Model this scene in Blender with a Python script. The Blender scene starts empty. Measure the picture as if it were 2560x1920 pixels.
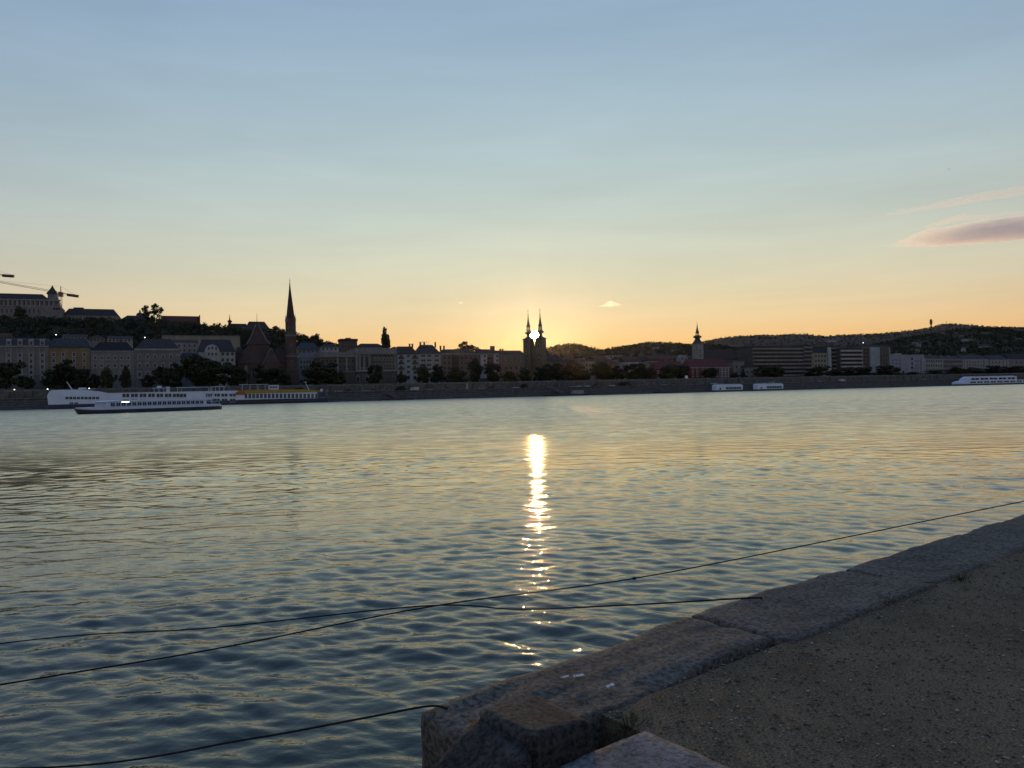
import bpy, math, random
import numpy as np
from mathutils import Vector, Matrix

# ------------------------------------------------------------------ camera
SC = bpy.context.scene
COL = SC.collection
F = 1920.0                      # focal length in photograph pixels (2560 wide)
CAMZ = 3.6
PITCH = math.atan2(18.5, F)
ROLL = -math.atan(0.0225)
cam_data = bpy.data.cameras.new('camera')
cam_data.sensor_fit = 'HORIZONTAL'; cam_data.sensor_width = 36.0
cam_data.lens = 36.0 * F / 2560.0
cam_data.clip_start = 0.05; cam_data.clip_end = 60000
cam = bpy.data.objects.new('camera', cam_data); COL.objects.link(cam)
CAMR = (Matrix.Rotation(math.pi/2 + PITCH, 3, 'X') @ Matrix.Rotation(ROLL, 3, 'Z'))
cam.matrix_world = Matrix.Translation((0, 0, CAMZ)) @ CAMR.to_4x4()
SC.camera = cam

def ray(x, y):
    return CAMR @ Vector(((x-1280)/F, -(y-960)/F, -1.0))
def at(x, y, Y):                # pixel + world depth Y -> point
    d = ray(x, y); return Vector((0, 0, CAMZ)) + d*(Y/d.y)
def on_plane(x, y, z):          # pixel on a horizontal plane
    d = ray(x, y); return Vector((0, 0, CAMZ)) + d*((z-CAMZ)/d.z)

# ------------------------------------------------------------------ sky, sun, exposure
sun_dir = ray(1338, 840).normalized()
SUN_EL = math.asin(sun_dir.z); SUN_AZ = math.atan2(sun_dir.x, sun_dir.y)
world = bpy.data.worlds.new('World'); SC.world = world; world.use_nodes = True
wn = world.node_tree.nodes; wl = world.node_tree.links; wn.clear()
wo = wn.new('ShaderNodeOutputWorld'); bg = wn.new('ShaderNodeBackground')
sky = wn.new('ShaderNodeTexSky'); sky.sky_type = 'NISHITA'
sky.sun_disc = False
sky.sun_elevation = SUN_EL; sky.sun_rotation = SUN_AZ
sky.altitude = 100; sky.air_density = 2.0; sky.dust_density = 0.0; sky.ozone_density = 1.0
bg.inputs['Strength'].default_value = 0.10
def wmath(op, a, b=None, clamp=False):
    n = wn.new('ShaderNodeMath'); n.operation = op; n.use_clamp = clamp
    for i, v in enumerate((a, b)):
        if v is None: continue
        if isinstance(v, (int, float)): n.inputs[i].default_value = v
        else: wl.new(v, n.inputs[i])
    return n.outputs[0]
sep = wn.new('ShaderNodeSeparateColor'); cmb = wn.new('ShaderNodeCombineColor')
wl.new(sky.outputs[0], sep.inputs[0])
# the camera's tone response of the clear evening sky, one curve per channel for the whole dome
for i, (k, g, lift) in enumerate(((1.40, .92, 0), (1.575, .82, 0), (1.11, .38, .008))):
    v = wmath('MULTIPLY', wmath('POWER', wmath('ADD', wmath('MAXIMUM', wmath('MULTIPLY', sep.outputs[i], 0.1), 0.0), lift), g), 5.0*k)
    wl.new(v, cmb.inputs[i])
# the visible disc of the setting sun
geo = wn.new('ShaderNodeTexCoord'); dot = wn.new('ShaderNodeVectorMath'); dot.operation = 'DOT_PRODUCT'
nrm = wn.new('ShaderNodeVectorMath'); nrm.operation = 'NORMALIZE'
wl.new(geo.outputs['Generated'], nrm.inputs[0]); wl.new(nrm.outputs[0], dot.inputs[0]); dot.inputs[1].default_value = sun_dir
disc = wmath('GREATER_THAN', dot.outputs['Value'], math.cos(math.radians(0.37)))
dcol = wn.new('ShaderNodeMix'); dcol.data_type = 'RGBA'
wl.new(disc, dcol.inputs['Factor']); wl.new(cmb.outputs[0], dcol.inputs['A']); dcol.inputs['B'].default_value = (500, 330, 150, 1)
# faint uneven veils of high cirrus over the whole dome
cmap = wn.new('ShaderNodeMapping'); cmap.inputs['Rotation'].default_value = (0.16, 0.10, 0.3); cmap.inputs['Scale'].default_value = (1.6, 1.6, 11.0); wl.new(nrm.outputs[0], cmap.inputs[0])
cno = wn.new('ShaderNodeTexNoise'); cno.inputs['Scale'].default_value = 1.3; cno.inputs['Detail'].default_value = 8; cno.inputs['Roughness'].default_value = .6; cno.inputs['Distortion'].default_value = .35; wl.new(cmap.outputs[0], cno.inputs['Vector'])
cmr = wn.new('ShaderNodeMapRange'); cmr.inputs['From Min'].default_value = .35; cmr.inputs['From Max'].default_value = .72; cmr.inputs['To Min'].default_value = .97; cmr.inputs['To Max'].default_value = 1.085; wl.new(cno.outputs['Fac'], cmr.inputs['Value'])
cmul = wn.new('ShaderNodeMix'); cmul.data_type = 'RGBA'; cmul.blend_type = 'MULTIPLY'; cmul.inputs['Factor'].default_value = 1; wl.new(dcol.outputs['Result'], cmul.inputs['A']); wl.new(cmr.outputs[0], cmul.inputs['B'])
wl.new(cmul.outputs['Result'], bg.inputs[0]); wl.new(bg.outputs[0], wo.inputs[0])
sun_data = bpy.data.lights.new('sun', 'SUN'); sun_data.energy = 1.0; sun_data.angle = math.radians(0.53)
sun_data.color = (1.0, 0.60, 0.26)
sun = bpy.data.objects.new('sun', sun_data); COL.objects.link(sun)
sun.location = (0, 0, 120)
sun.rotation_euler = (-sun_dir).to_track_quat('-Z', 'Y').to_euler()
SC.view_settings.view_transform = 'Standard'; SC.view_settings.look = 'None'
SC.view_settings.exposure = 1.0; SC.view_settings.gamma = 1.0
SC.view_settings.use_curve_mapping = False
SC.render.engine = 'CYCLES'
SC.cycles.max_bounces = 6; SC.cycles.diffuse_bounces = 2; SC.cycles.glossy_bounces = 3
SC.cycles.transmission_bounces = 4; SC.cycles.volume_bounces = 2; SC.cycles.transparent_max_bounces = 8
SC.cycles.use_denoising = True
# ------------------------------------------------------------------ helpers
rnd = random.Random(7)
def link(o): COL.objects.link(o); return o
def tag(o, label=None, cat=None, group=None, kind=None):
    if label: o['label'] = label
    if cat: o['category'] = cat
    if group: o['group'] = group
    if kind: o['kind'] = kind
    return o
def empty(name, loc=(0, 0, 0), rz=0.0, label=None, cat=None, group=None):
    o = link(bpy.data.objects.new(name, None)); o.location = loc; o.rotation_euler = (0, 0, rz)
    o.empty_display_size = .5
    return tag(o, label, cat, group)

class MB:
    """collects polygons; build() links them as one mesh object"""
    def __init__(s): s.v = []; s.f = []; s.m = []
    def add(s, vs, fs, m=0):
        b = len(s.v); s.v += [tuple(p) for p in vs]
        for f in fs: s.f.append([b+i for i in f]); s.m.append(m)
        return s
    def box(s, x0, x1, y0, y1, z0, z1, m=0):
        vs = [(x, y, z) for z in (z0, z1) for y in (y0, y1) for x in (x0, x1)]
        return s.add(vs, [(0, 2, 3, 1), (4, 5, 7, 6), (0, 1, 5, 4), (2, 6, 7, 3), (0, 4, 6, 2), (1, 3, 7, 5)], m)
    def bevbox(s, x0, x1, y0, y1, z0, z1, b, m=0, topb=None):
        """box with chamfered vertical and top edges"""
        t = b if topb is None else topb
        def ring(i, z):
            return [(x0+i, y0+b+i, z), (x0+b+i, y0+i, z), (x1-b-i, y0+i, z), (x1-i, y0+b+i, z), (x1-i, y1-b-i, z), (x1-b-i, y1-i, z), (x0+b+i, y1-i, z), (x0+i, y1-b-i, z)]
        rs = [ring(0, z0), ring(0, z1-t), ring(t*.35, z1-t*.3), ring(t, z1)]
        return s.loft(rs, m)
    def loft(s, rings, m=0, cap=True, closed=True):
        n = len(rings[0]); b = len(s.v)
        for r in rings: s.v += [tuple(p) for p in r]
        for k in range(len(rings)-1):
            for i in range(n if closed else n-1):
                j = (i+1) % n
                s.f.append([b+k*n+i, b+k*n+j, b+(k+1)*n+j, b+(k+1)*n+i]); s.m.append(m)
        if cap:
            s.f.append([b+i for i in range(n)][::-1]); s.m.append(m)
            s.f.append([b+(len(rings)-1)*n+i for i in range(n)]); s.m.append(m)
        return s
    def lathe(s, cx, cy, prof, n=12, m=0, rot=0.0, sx=1, sy=1):
        """prof: (radius, z) from bottom to top"""
        rings = [[(cx+sx*max(r, .001)*math.cos(rot+2*math.pi*i/n), cy+sy*max(r, .001)*math.sin(rot+2*math.pi*i/n), z) for i in range(n)] for r, z in prof]
        return s.loft(rings, m)
    def sq(s, cx, cy, prof, m=0, sx=1, sy=1):
        """square-section lathe, prof gives half widths"""
        return s.lathe(cx, cy, [(r*math.sqrt(2), z) for r, z in prof], 4, m, math.pi/4, sx, sy)
    def prism(s, pts, y0, y1, m=0):
        """polygon in x,z extruded along y"""
        n = len(pts); vs = [(x, y0, z) for x, z in pts]+[(x, y1, z) for x, z in pts]
        fs = [list(range(n))[::-1], list(range(n, 2*n))]+[(i, (i+1) % n, n+(i+1) % n, n+i) for i in range(n)]
        return s.add(vs, fs, m)
    def prismx(s, pts, x0, x1, m=0):
        """polygon in y,z extruded along x"""
        n = len(pts); vs = [(x0, y, z) for y, z in pts]+[(x1, y, z) for y, z in pts]
        fs = [list(range(n)), list(range(n, 2*n))[::-1]]+[(i, n+i, n+(i+1) % n, (i+1) % n) for i in range(n)]
        return s.add(vs, fs, m)
    def prismz(s, pts, z0, z1, m=0):
        n = len(pts); vs = [(x, y, z0) for x, y in pts]+[(x, y, z1) for x, y in pts]
        fs = [list(range(n))[::-1], list(range(n, 2*n))]+[(i, (i+1) % n, n+(i+1) % n, n+i) for i in range(n)]
        return s.add(vs, fs, m)
    def tube(s, pts, rad, n=6, m=0):
        pts = [Vector(p) for p in pts]; k = len(pts)
        rad = rad if isinstance(rad, (list, tuple)) else [rad]*k
        rings = []
        for i, p in enumerate(pts):
            t = (pts[min(i+1, k-1)]-pts[max(i-1, 0)]).normalized()
            a = Vector((0, 0, 1)) if abs(t.z) < .9 else Vector((1, 0, 0))
            u = t.cross(a).normalized(); w = t.cross(u)
            rings.append([p+(u*math.cos(2*math.pi*j/n)+w*math.sin(2*math.pi*j/n))*rad[i] for j in range(n)])
        return s.loft(rings, m)
    def hip(s, x0, x1, y0, y1, z0, z1, e=0.0, inset=None, m=0):
        """hipped roof; inset = how far the ridge stops short of the ends (0 = gable)"""
        x0 -= e; x1 += e; y0 -= e; y1 += e
        i = (y1-y0)/2 if inset is None else inset; ym = (y0+y1)/2
        vs = [(x0, y0, z0), (x1, y0, z0), (x1, y1, z0), (x0, y1, z0), (x0+i, ym, z1), (x1-i, ym, z1)]
        return s.add(vs, [(0, 1, 5, 4), (2, 3, 4, 5), (1, 2, 5), (3, 0, 4), (3, 2, 1, 0)], m)
    def mansard(s, x0, x1, y0, y1, z0, z1, i=1.5, e=.2, m=0):
        x0 -= e; x1 += e; y0 -= e; y1 += e
        return s.loft([[(x0, y0, z0), (x1, y0, z0), (x1, y1, z0), (x0, y1, z0)], [(x0+i, y0+i, z1), (x1-i, y0+i, z1), (x1-i, y1-i, z1), (x0+i, y1-i, z1)]], m)
    def mesh(s, name, mats):
        me = bpy.data.meshes.new(name); me.from_pydata(s.v, [], s.f)
        for mt in (mats if isinstance(mats, (list, tuple)) else [mats]): me.materials.append(mt)
        if len(set(s.m)) > 1: me.polygons.foreach_set('material_index', s.m)
        me.update(); return me
    def build(s, name, mats, parent=None, loc=None, smooth=False):
        me = s.mesh(name, mats)
        if smooth: me.polygons.foreach_set('use_smooth', [True]*len(me.polygons))
        o = link(bpy.data.objects.new(name, me)); o.parent = parent
        if loc is not None: o.location = loc
        return o
def inst(mesh, name, parent, loc=(0, 0, 0), scale=(1, 1, 1), rz=0.0):
    o = link(bpy.data.objects.new(name, mesh)); o.parent = parent; o.location = loc; o.scale = scale
    if rz: o.rotation_euler = (0, 0, rz)
    return o
def np_mesh(name, V, Fq, mats, smooth=False, mi=None):
    """fast mesh from numpy: V (n,3), Fq (m,k) with k verts per face"""
    me = bpy.data.meshes.new(name); V = np.asarray(V, np.float32); Fq = np.asarray(Fq, np.int32); k = Fq.shape[1]
    me.vertices.add(len(V)); me.vertices.foreach_set('co', V.ravel())
    me.loops.add(Fq.size); me.loops.foreach_set('vertex_index', Fq.ravel())
    me.polygons.add(len(Fq)); me.polygons.foreach_set('loop_start', np.arange(0, Fq.size, k, dtype=np.int32))
    if smooth: me.polygons.foreach_set('use_smooth', np.ones(len(Fq), bool))
    for mt in (mats if isinstance(mats, (list, tuple)) else [mats]): me.materials.append(mt)
    if mi is not None: me.polygons.foreach_set('material_index', np.asarray(mi, np.int32))
    me.update(calc_edges=True); me.validate(); return me

# ------------------------------------------------------------------ materials
MATS = {}
def mat(name, col, rough=.85, var=.25, scale=.6, spec=.3, metal=0.0, bump=0.0, bscale=None, emit=None, estr=0, stain=0.0, col2=None, fine=0.0, fscale=70):
    """base colour broken up by two scales of noise, optional streak stains and fine bump"""
    if name in MATS: return MATS[name]
    m = bpy.data.materials.new(name); m.use_nodes = True; MATS[name] = m
    N = m.node_tree.nodes; L = m.node_tree.links; b = N['Principled BSDF']
    b.inputs['Roughness'].default_value = rough; b.inputs['Metallic'].default_value = metal
    b.inputs['Specular IOR Level'].default_value = spec
    if emit:
        b.inputs['Emission Color'].default_value = (*emit, 1); b.inputs['Emission Strength'].default_value = estr
    tc = N.new('ShaderNodeTexCoord')
    def noise(sc, det=4, vec=None, rough=.6):
        n = N.new('ShaderNodeTexNoise'); n.inputs['Scale'].default_value = sc; n.inputs['Detail'].default_value = det
        n.inputs['Roughness'].default_value = rough
        L.new(vec if vec is not None else tc.outputs['Object'], n.inputs['Vector']); return n.outputs['Fac']
    ramp = N.new('ShaderNodeValToRGB'); c = Vector(col); c2 = Vector(col2) if col2 else None
    e = ramp.color_ramp.elements
    e[0].position = .3; e[1].position = .72
    e[0].color = (*(c*(1-var)), 1); e[1].color = (*((c2 if c2 is not None else c*(1+var))), 1)
    L.new(noise(scale), ramp.inputs[0]); out = ramp.outputs[0]
    if stain:
        mp = N.new('ShaderNodeMapping'); mp.inputs['Scale'].default_value = (1, 1, .12); L.new(tc.outputs['Object'], mp.inputs[0])
        r2 = N.new('ShaderNodeValToRGB'); r2.color_ramp.elements[0].position = .35; r2.color_ramp.elements[1].position = .62
        r2.color_ramp.elements[0].color = (1-stain,)*3+(1,); r2.color_ramp.elements[1].color = (1, 1, 1, 1)
        L.new(noise(scale*2.2, 5, mp.outputs[0]), r2.inputs[0])
        mx = N.new('ShaderNodeMix'); mx.data_type = 'RGBA'; mx.blend_type = 'MULTIPLY'; mx.inputs['Factor'].default_value = 1
        L.new(out, mx.inputs['A']); L.new(r2.outputs[0], mx.inputs['B']); out = mx.outputs['Result']
    if fine:                     # crystal grain and pits
        r3 = N.new('ShaderNodeValToRGB'); r3.color_ramp.elements[0].position = .40; r3.color_ramp.elements[1].position = .58
        r3.color_ramp.elements[0].color = (1-fine,)*3+(1,); r3.color_ramp.elements[1].color = (1+fine*.8,)*3+(1,)
        L.new(noise(fscale, 5, None, .75), r3.inputs[0])
        mx = N.new('ShaderNodeMix'); mx.data_type = 'RGBA'; mx.blend_type = 'MULTIPLY'; mx.inputs['Factor'].default_value = 1; mx.clamp_result = False
        L.new(out, mx.inputs['A']); L.new(r3.outputs[0], mx.inputs['B']); out = mx.outputs['Result']
    L.new(out, b.inputs['Base Color'])
    if bump:
        bp = N.new('ShaderNodeBump'); bp.inputs['Strength'].default_value = 1; bp.inputs['Distance'].default_value = bump
        L.new(noise(bscale or scale*6, 6, None, .7), bp.inputs['Height']); L.new(bp.outputs[0], b.inputs['Normal'])
    return m

# ------------------------------------------------------------------ the bank's own frame
BA = math.atan(.43); TX, TY = math.cos(BA), math.sin(BA); P0Y = 480.0
def bank(s, d, z=0.0):          # s along the far waterline, d back from it
    return Vector((s*TX-d*TY, P0Y+s*TY+d*TX, z))
def s_at(x, d):                 # photograph column -> s on the line at set-back d (near street level)
    u = 0
    for _ in range(3):          # columns lean with the camera roll: read them a little above the horizon row
        yy = 978.5-.0225*(x-1280)-25
        r = ray(x, yy); u = r.x/r.y
    return (u*(P0Y+TX*d)+TY*d)/(TX-TY*u)
def s_pix(x, y, d):
    r = ray(x, y); u = r.x/r.y
    return (u*(P0Y+TX*d)+TY*d)/(TX-TY*u)
def z_pix(x, y, s, d):          # height at which the point over (s,d) shows in row y
    P = bank(s, d); return at(x, y, P.y).z
GZ = 9.2                        # upper street of the far bank
# ------------------------------------------------------------------ river
def water_material():
    m = bpy.data.materials.new('river_water'); m.use_nodes = True
    N = m.node_tree.nodes; L = m.node_tree.links; b = N['Principled BSDF']
    b.inputs['Base Color'].default_value = (.026, .040, .028, 1)
    b.inputs['IOR'].default_value = 1.36; b.inputs['Specular Tint'].default_value = (1, .97, .86, 1); b.inputs['Specular IOR Level'].default_value = .5
    tc = N.new('ShaderNodeTexCoord')
    sy = N.new('ShaderNodeSeparateXYZ'); L.new(tc.outputs['Object'], sy.inputs[0])
    bst = N.new('ShaderNodeFloatCurve'); bm_ = N.new('ShaderNodeMapRange'); bm_.inputs['From Max'].default_value = 100; L.new(sy.outputs['Y'], bm_.inputs['Value']); L.new(bm_.outputs[0], bst.inputs['Value'])
    bc = bst.mapping.curves[0]; bc.points[0].location = (0, 1); bc.points[1].location = (1, .02); bc.points.new(.1, 1.0); bc.points.new(.25, .7); bc.points.new(.5, .3); bst.mapping.update()
    def noise(sc, det, dist):
        mp = N.new('ShaderNodeMapping'); mp.inputs['Rotation'].default_value = (0, 0, math.radians(25)); mp.inputs['Scale'].default_value = (.62, 1.0, 1)
        n = N.new('ShaderNodeTexNoise'); n.inputs['Scale'].default_value = sc; n.inputs['Detail'].default_value = det; n.inputs['Roughness'].default_value = .55
        L.new(tc.outputs['Object'], mp.inputs[0]); L.new(mp.outputs[0], n.inputs['Vector'])
        bp = N.new('ShaderNodeBump'); bp.inputs['Distance'].default_value = dist; L.new(n.outputs['Fac'], bp.inputs['Height']); L.new(bst.outputs[0], bp.inputs['Strength']); return bp
    # ripples finer than the sheet's own waves widen the mirror lobe; the sheet is coarser out on the river
    sx = N.new('ShaderNodeSeparateXYZ'); L.new(tc.outputs['Object'], sx.inputs[0])
    cur = N.new('ShaderNodeFloatCurve'); mr = N.new('ShaderNodeMapRange'); mr.inputs['From Min'].default_value = 0; mr.inputs['From Max'].default_value = 200
    L.new(sx.outputs['Y'], mr.inputs['Value']); L.new(mr.outputs[0], cur.inputs['Value']); cm = cur.mapping.curves[0]
    cm.points[0].location = (0, .045); cm.points[1].location = (1, .32); cm.points.new(.10, .045); cm.points.new(.17, .07); cm.points.new(.24, .18); cm.points.new(.36, .28); cur.mapping.update()
    L.new(cur.outputs[0], b.inputs['Roughness'])
    # added mirror reflection, growing with distance, brightens and warms the far water
    added_gloss = N.new('ShaderNodeFloatCurve'); L.new(mr.outputs[0], added_gloss.inputs['Value']); ic = added_gloss.mapping.curves[0]
    ic.points[0].location = (0, .0); ic.points[1].location = (1, .78); ic.points.new(.05, .03); ic.points.new(.1, .14); ic.points.new(.2, .40); ic.points.new(.3, .56); ic.points.new(.45, .62); added_gloss.mapping.update()
    # wind lanes: long patches that weaken or strengthen the added reflection
    wm = N.new('ShaderNodeMapping'); wm.inputs['Rotation'].default_value = (0, 0, math.radians(-22)); wm.inputs['Scale'].default_value = (.035, .22, 1); L.new(tc.outputs['Object'], wm.inputs[0])
    wz = N.new('ShaderNodeTexNoise'); wz.inputs['Scale'].default_value = 1.0; wz.inputs['Detail'].default_value = 7; wz.inputs['Roughness'].default_value = .68; L.new(wm.outputs[0], wz.inputs['Vector'])
    wr = N.new('ShaderNodeMapRange'); wr.inputs['From Min'].default_value = .32; wr.inputs['From Max'].default_value = .68; wr.inputs['To Min'].default_value = .65; wr.inputs['To Max'].default_value = 1.4; L.new(wz.outputs['Fac'], wr.inputs['Value'])
    wz2 = N.new('ShaderNodeTexNoise'); wz2.inputs['Scale'].default_value = .42; wz2.inputs['Detail'].default_value = 5; wz2.inputs['Roughness'].default_value = .7; L.new(tc.outputs['Object'], wz2.inputs['Vector'])
    wr2 = N.new('ShaderNodeMapRange'); wr2.inputs['From Min'].default_value = .36; wr2.inputs['From Max'].default_value = .64; wr2.inputs['To Min'].default_value = .35; wr2.inputs['To Max'].default_value = 1.45; L.new(wz2.outputs['Fac'], wr2.inputs['Value'])
    wr_ = N.new('ShaderNodeMath'); wr_.operation = 'MULTIPLY'; L.new(wr.outputs[0], wr_.inputs[0]); L.new(wr2.outputs[0], wr_.inputs[1])
    lane = N.new('ShaderNodeMath'); lane.operation = 'MULTIPLY'; L.new(added_gloss.outputs[0], lane.inputs[0]); L.new(wr_.outputs[0], lane.inputs[1])
    gl = N.new('ShaderNodeBsdfGlossy'); gl.inputs['Color'].default_value = (1.0, .91, .68, 1); mxs = N.new('ShaderNodeMixShader')
    L.new(cur.outputs[0], gl.inputs['Roughness']); L.new(lane.outputs[0], mxs.inputs[0]); L.new(b.outputs[0], mxs.inputs[1]); L.new(gl.outputs[0], mxs.inputs[2]); L.new(mxs.outputs[0], N['Material Output'].inputs['Surface'])
    b1 = noise(2.3, 3, .012); b3 = noise(7.0, 3, .0085); b2 = noise(20.0, 2, .0026)
    L.new(b1.outputs[0], b3.inputs['Normal']); L.new(b3.outputs[0], b2.inputs['Normal']); L.new(b2.outputs[0], b.inputs['Normal']); L.new(b2.outputs[0], gl.inputs['Normal'])
    return m
def river():
    cx, cy = 0.4, -1.5
    A0, A1, na = math.radians(-50), math.radians(58), 520      # angle from +Y, clockwise positive
    R = [4.2]
    while R[-1] < 1500: R.append(R[-1]+max(.018, .0036*R[-1] if R[-1] < 200 else min(.012*R[-1], 8)))
    R = np.array(R); ang = np.linspace(A0, A1, na)
    X = cx+np.outer(R, np.sin(ang)); Y = cy+np.outer(R, np.cos(ang)); Z = np.zeros_like(X)
    cell = np.maximum(np.gradient(R), .35*R*(A1-A0)/na)[:, None]
    rs = np.random.RandomState(5); n = 90
    lam = np.exp(rs.uniform(math.log(.08), math.log(2.7), n)); th = math.radians(78)+rs.normal(0, .42, n)
    sl = .78*np.where(lam > 1.4, .011, np.where(lam > .7, .016, np.where(lam < .2, .020, .030)))*rs.uniform(.6, 1.3, n)
    # patches of calmer and rougher water
    gust = 1+.35*np.sin(X*.11+Y*.05+1)*np.sin(Y*.19-X*.07)+.28*np.sin(Y*.63-X*.27+2*np.sin(X*.11))*np.sin(X*.13+Y*.21)+.15*np.sin(X*.31-Y*.23)
    for i in range(n):
        k = 2*math.pi/lam[i]; ph = k*(X*math.cos(th[i])+Y*math.sin(th[i]))+rs.uniform(0, 6.28)
        fade = np.clip((lam[i]/cell-2.5)/2.5, 0, 1)
        a = sl[i]/k
        Z += fade*a*gust*(np.sin(ph)+.22*np.cos(2*ph))
    nr = len(R); idx = np.arange(nr*na).reshape(nr, na)
    Fq = np.stack([idx[:-1, :-1], idx[1:, :-1], idx[1:, 1:], idx[:-1, 1:]], -1).reshape(-1, 4)[:, ::-1]
    V = np.stack([X, Y, Z], -1).reshape(-1, 3)
    print('river quads', len(Fq), nr)
    o = link(bpy.data.objects.new('river', np_mesh('river', V, Fq, water_material(), True)))
    tag(o, 'wide rippled river reflecting the evening sky', kind='structure')
river()
land = MB().add([(-3100, -460, -1.35), (3100, -460, -1.35), (3100, 2900, -1.35), (-3100, 2900, -1.35)], [(0, 1, 2, 3)]).build('land', mat('land_soil', (.05, .05, .04), .95, .3, .01, .1))  # unseen sheet added to block sky glow from below the horizon
tag(land, 'unseen ground sheet under the town and the river', kind='structure')

# ------------------------------------------------------------------ near quay (frame: t along the edge, o inland)
QZ = 2.0
QC = on_plane(1060, 1770, QZ)
QA = math.atan2(.62, .785)
qt = Vector((math.cos(QA), math.sin(QA), 0)); qo = Vector((math.sin(QA), -math.cos(QA), 0))
# local x = along the edge (to the right), local y = towards the river, so inland is -y
def qempty(name, t, o, z, **k): 
    p = QC+qt*t+qo*o; return empty(name, (p.x, p.y, z), QA, **k)

def rough_block(name, L, W, H, mats, parent, loc, seed, step=.07, bev=.035, amp=.008, edge=.0):
    """a worn stone: subdivided block with rounded, chipped edges; origin at its bottom corner"""
    rs = np.random.RandomState(seed)
    nx, ny, nz = max(2, int(L/step)), max(2, int(W/step)), max(2, int(H/step/1.5))
    vid = {}; V = []; Fq = []
    def vert(i, j, k):
        if (i, j, k) not in vid: vid[(i, j, k)] = len(V); V.append((i/nx*L, j/ny*W, k/nz*H))
        return vid[(i, j, k)]
    for i in range(nx):
        for j in range(ny): Fq.append([vert(i, j, nz), vert(i+1, j, nz), vert(i+1, j+1, nz), vert(i, j+1, nz)])
    for i in range(nx):
        for k in range(nz):
            Fq.append([vert(i, 0, k), vert(i+1, 0, k), vert(i+1, 0, k+1), vert(i, 0, k+1)])
            Fq.append([vert(i+1, ny, k), vert(i, ny, k), vert(i, ny, k+1), vert(i+1, ny, k+1)])
    for j in range(ny):
        for k in range(nz):
            Fq.append([vert(0, j+1, k), vert(0, j, k), vert(0, j, k+1), vert(0, j+1, k+1)])
            Fq.append([vert(nx, j, k), vert(nx, j+1, k), vert(nx, j+1, k+1), vert(nx, j, k+1)])
    V = np.array(V); c = np.array([L, W, H])/2; q = V-c
    inner = np.maximum(c-bev, .001); cl = np.clip(q, -inner, inner); cl[:, 2] = np.where(q[:, 2] < 0, q[:, 2], np.minimum(q[:, 2], H/2-bev))
    dv = q-cl; ln = np.linalg.norm(dv, axis=1, keepdims=True); q = np.where(ln > bev, cl+dv/np.maximum(ln, 1e-6)*bev, q)
    def nz_(p, f):
        o = np.zeros(len(p))
        for a in range(5):
            k = rs.normal(0, 1, 3)*f*(1.7**a); o += np.sin(p@k+rs.uniform(0, 6))/(1.5**a)
        return o
    P = q+np.array(rs.uniform(0, 50, 3)); onedge = (ln[:, 0] > bev*.6)
    n3 = np.stack([nz_(P, 4), nz_(P, 4), nz_(P, 3)], 1)
    q = q+n3*amp*np.where(onedge, 1.6, .55)[:, None]
    if edge: q[:, 1] += np.where(V[:, 1] > W*.9, -np.abs(nz_(P, 2.2))*edge, 0)
    o = link(bpy.data.objects.new(name, np_mesh(name, q+c, Fq, mats, True))); o.parent = parent; o.location = loc
    return o

STONE = mat('kerb_stone', (.138, .120, .090), .9, .2, 1.6, .2, bump=.012, bscale=32, stain=.3, fine=.6, fscale=30)
STONE2 = mat('coping_stone', (.06, .053, .042), .9, .4, 4.0, .15, bump=.012, bscale=36, fine=.6, fscale=34)
SLAB = mat('landing_stone', (.165, .155, .137), .85, .35, 4.0, .25, bump=.010, bscale=34, fine=.5, fscale=34)
GRAV = mat('gravel_bed', (.205, .155, .092), .95, .3, 1.3, .1, bump=.02, bscale=60, fine=.5, fscale=80)

MASON_N = mat('near_masonry', (.16, .15, .14), .9, .3, .3, .2)
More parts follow.
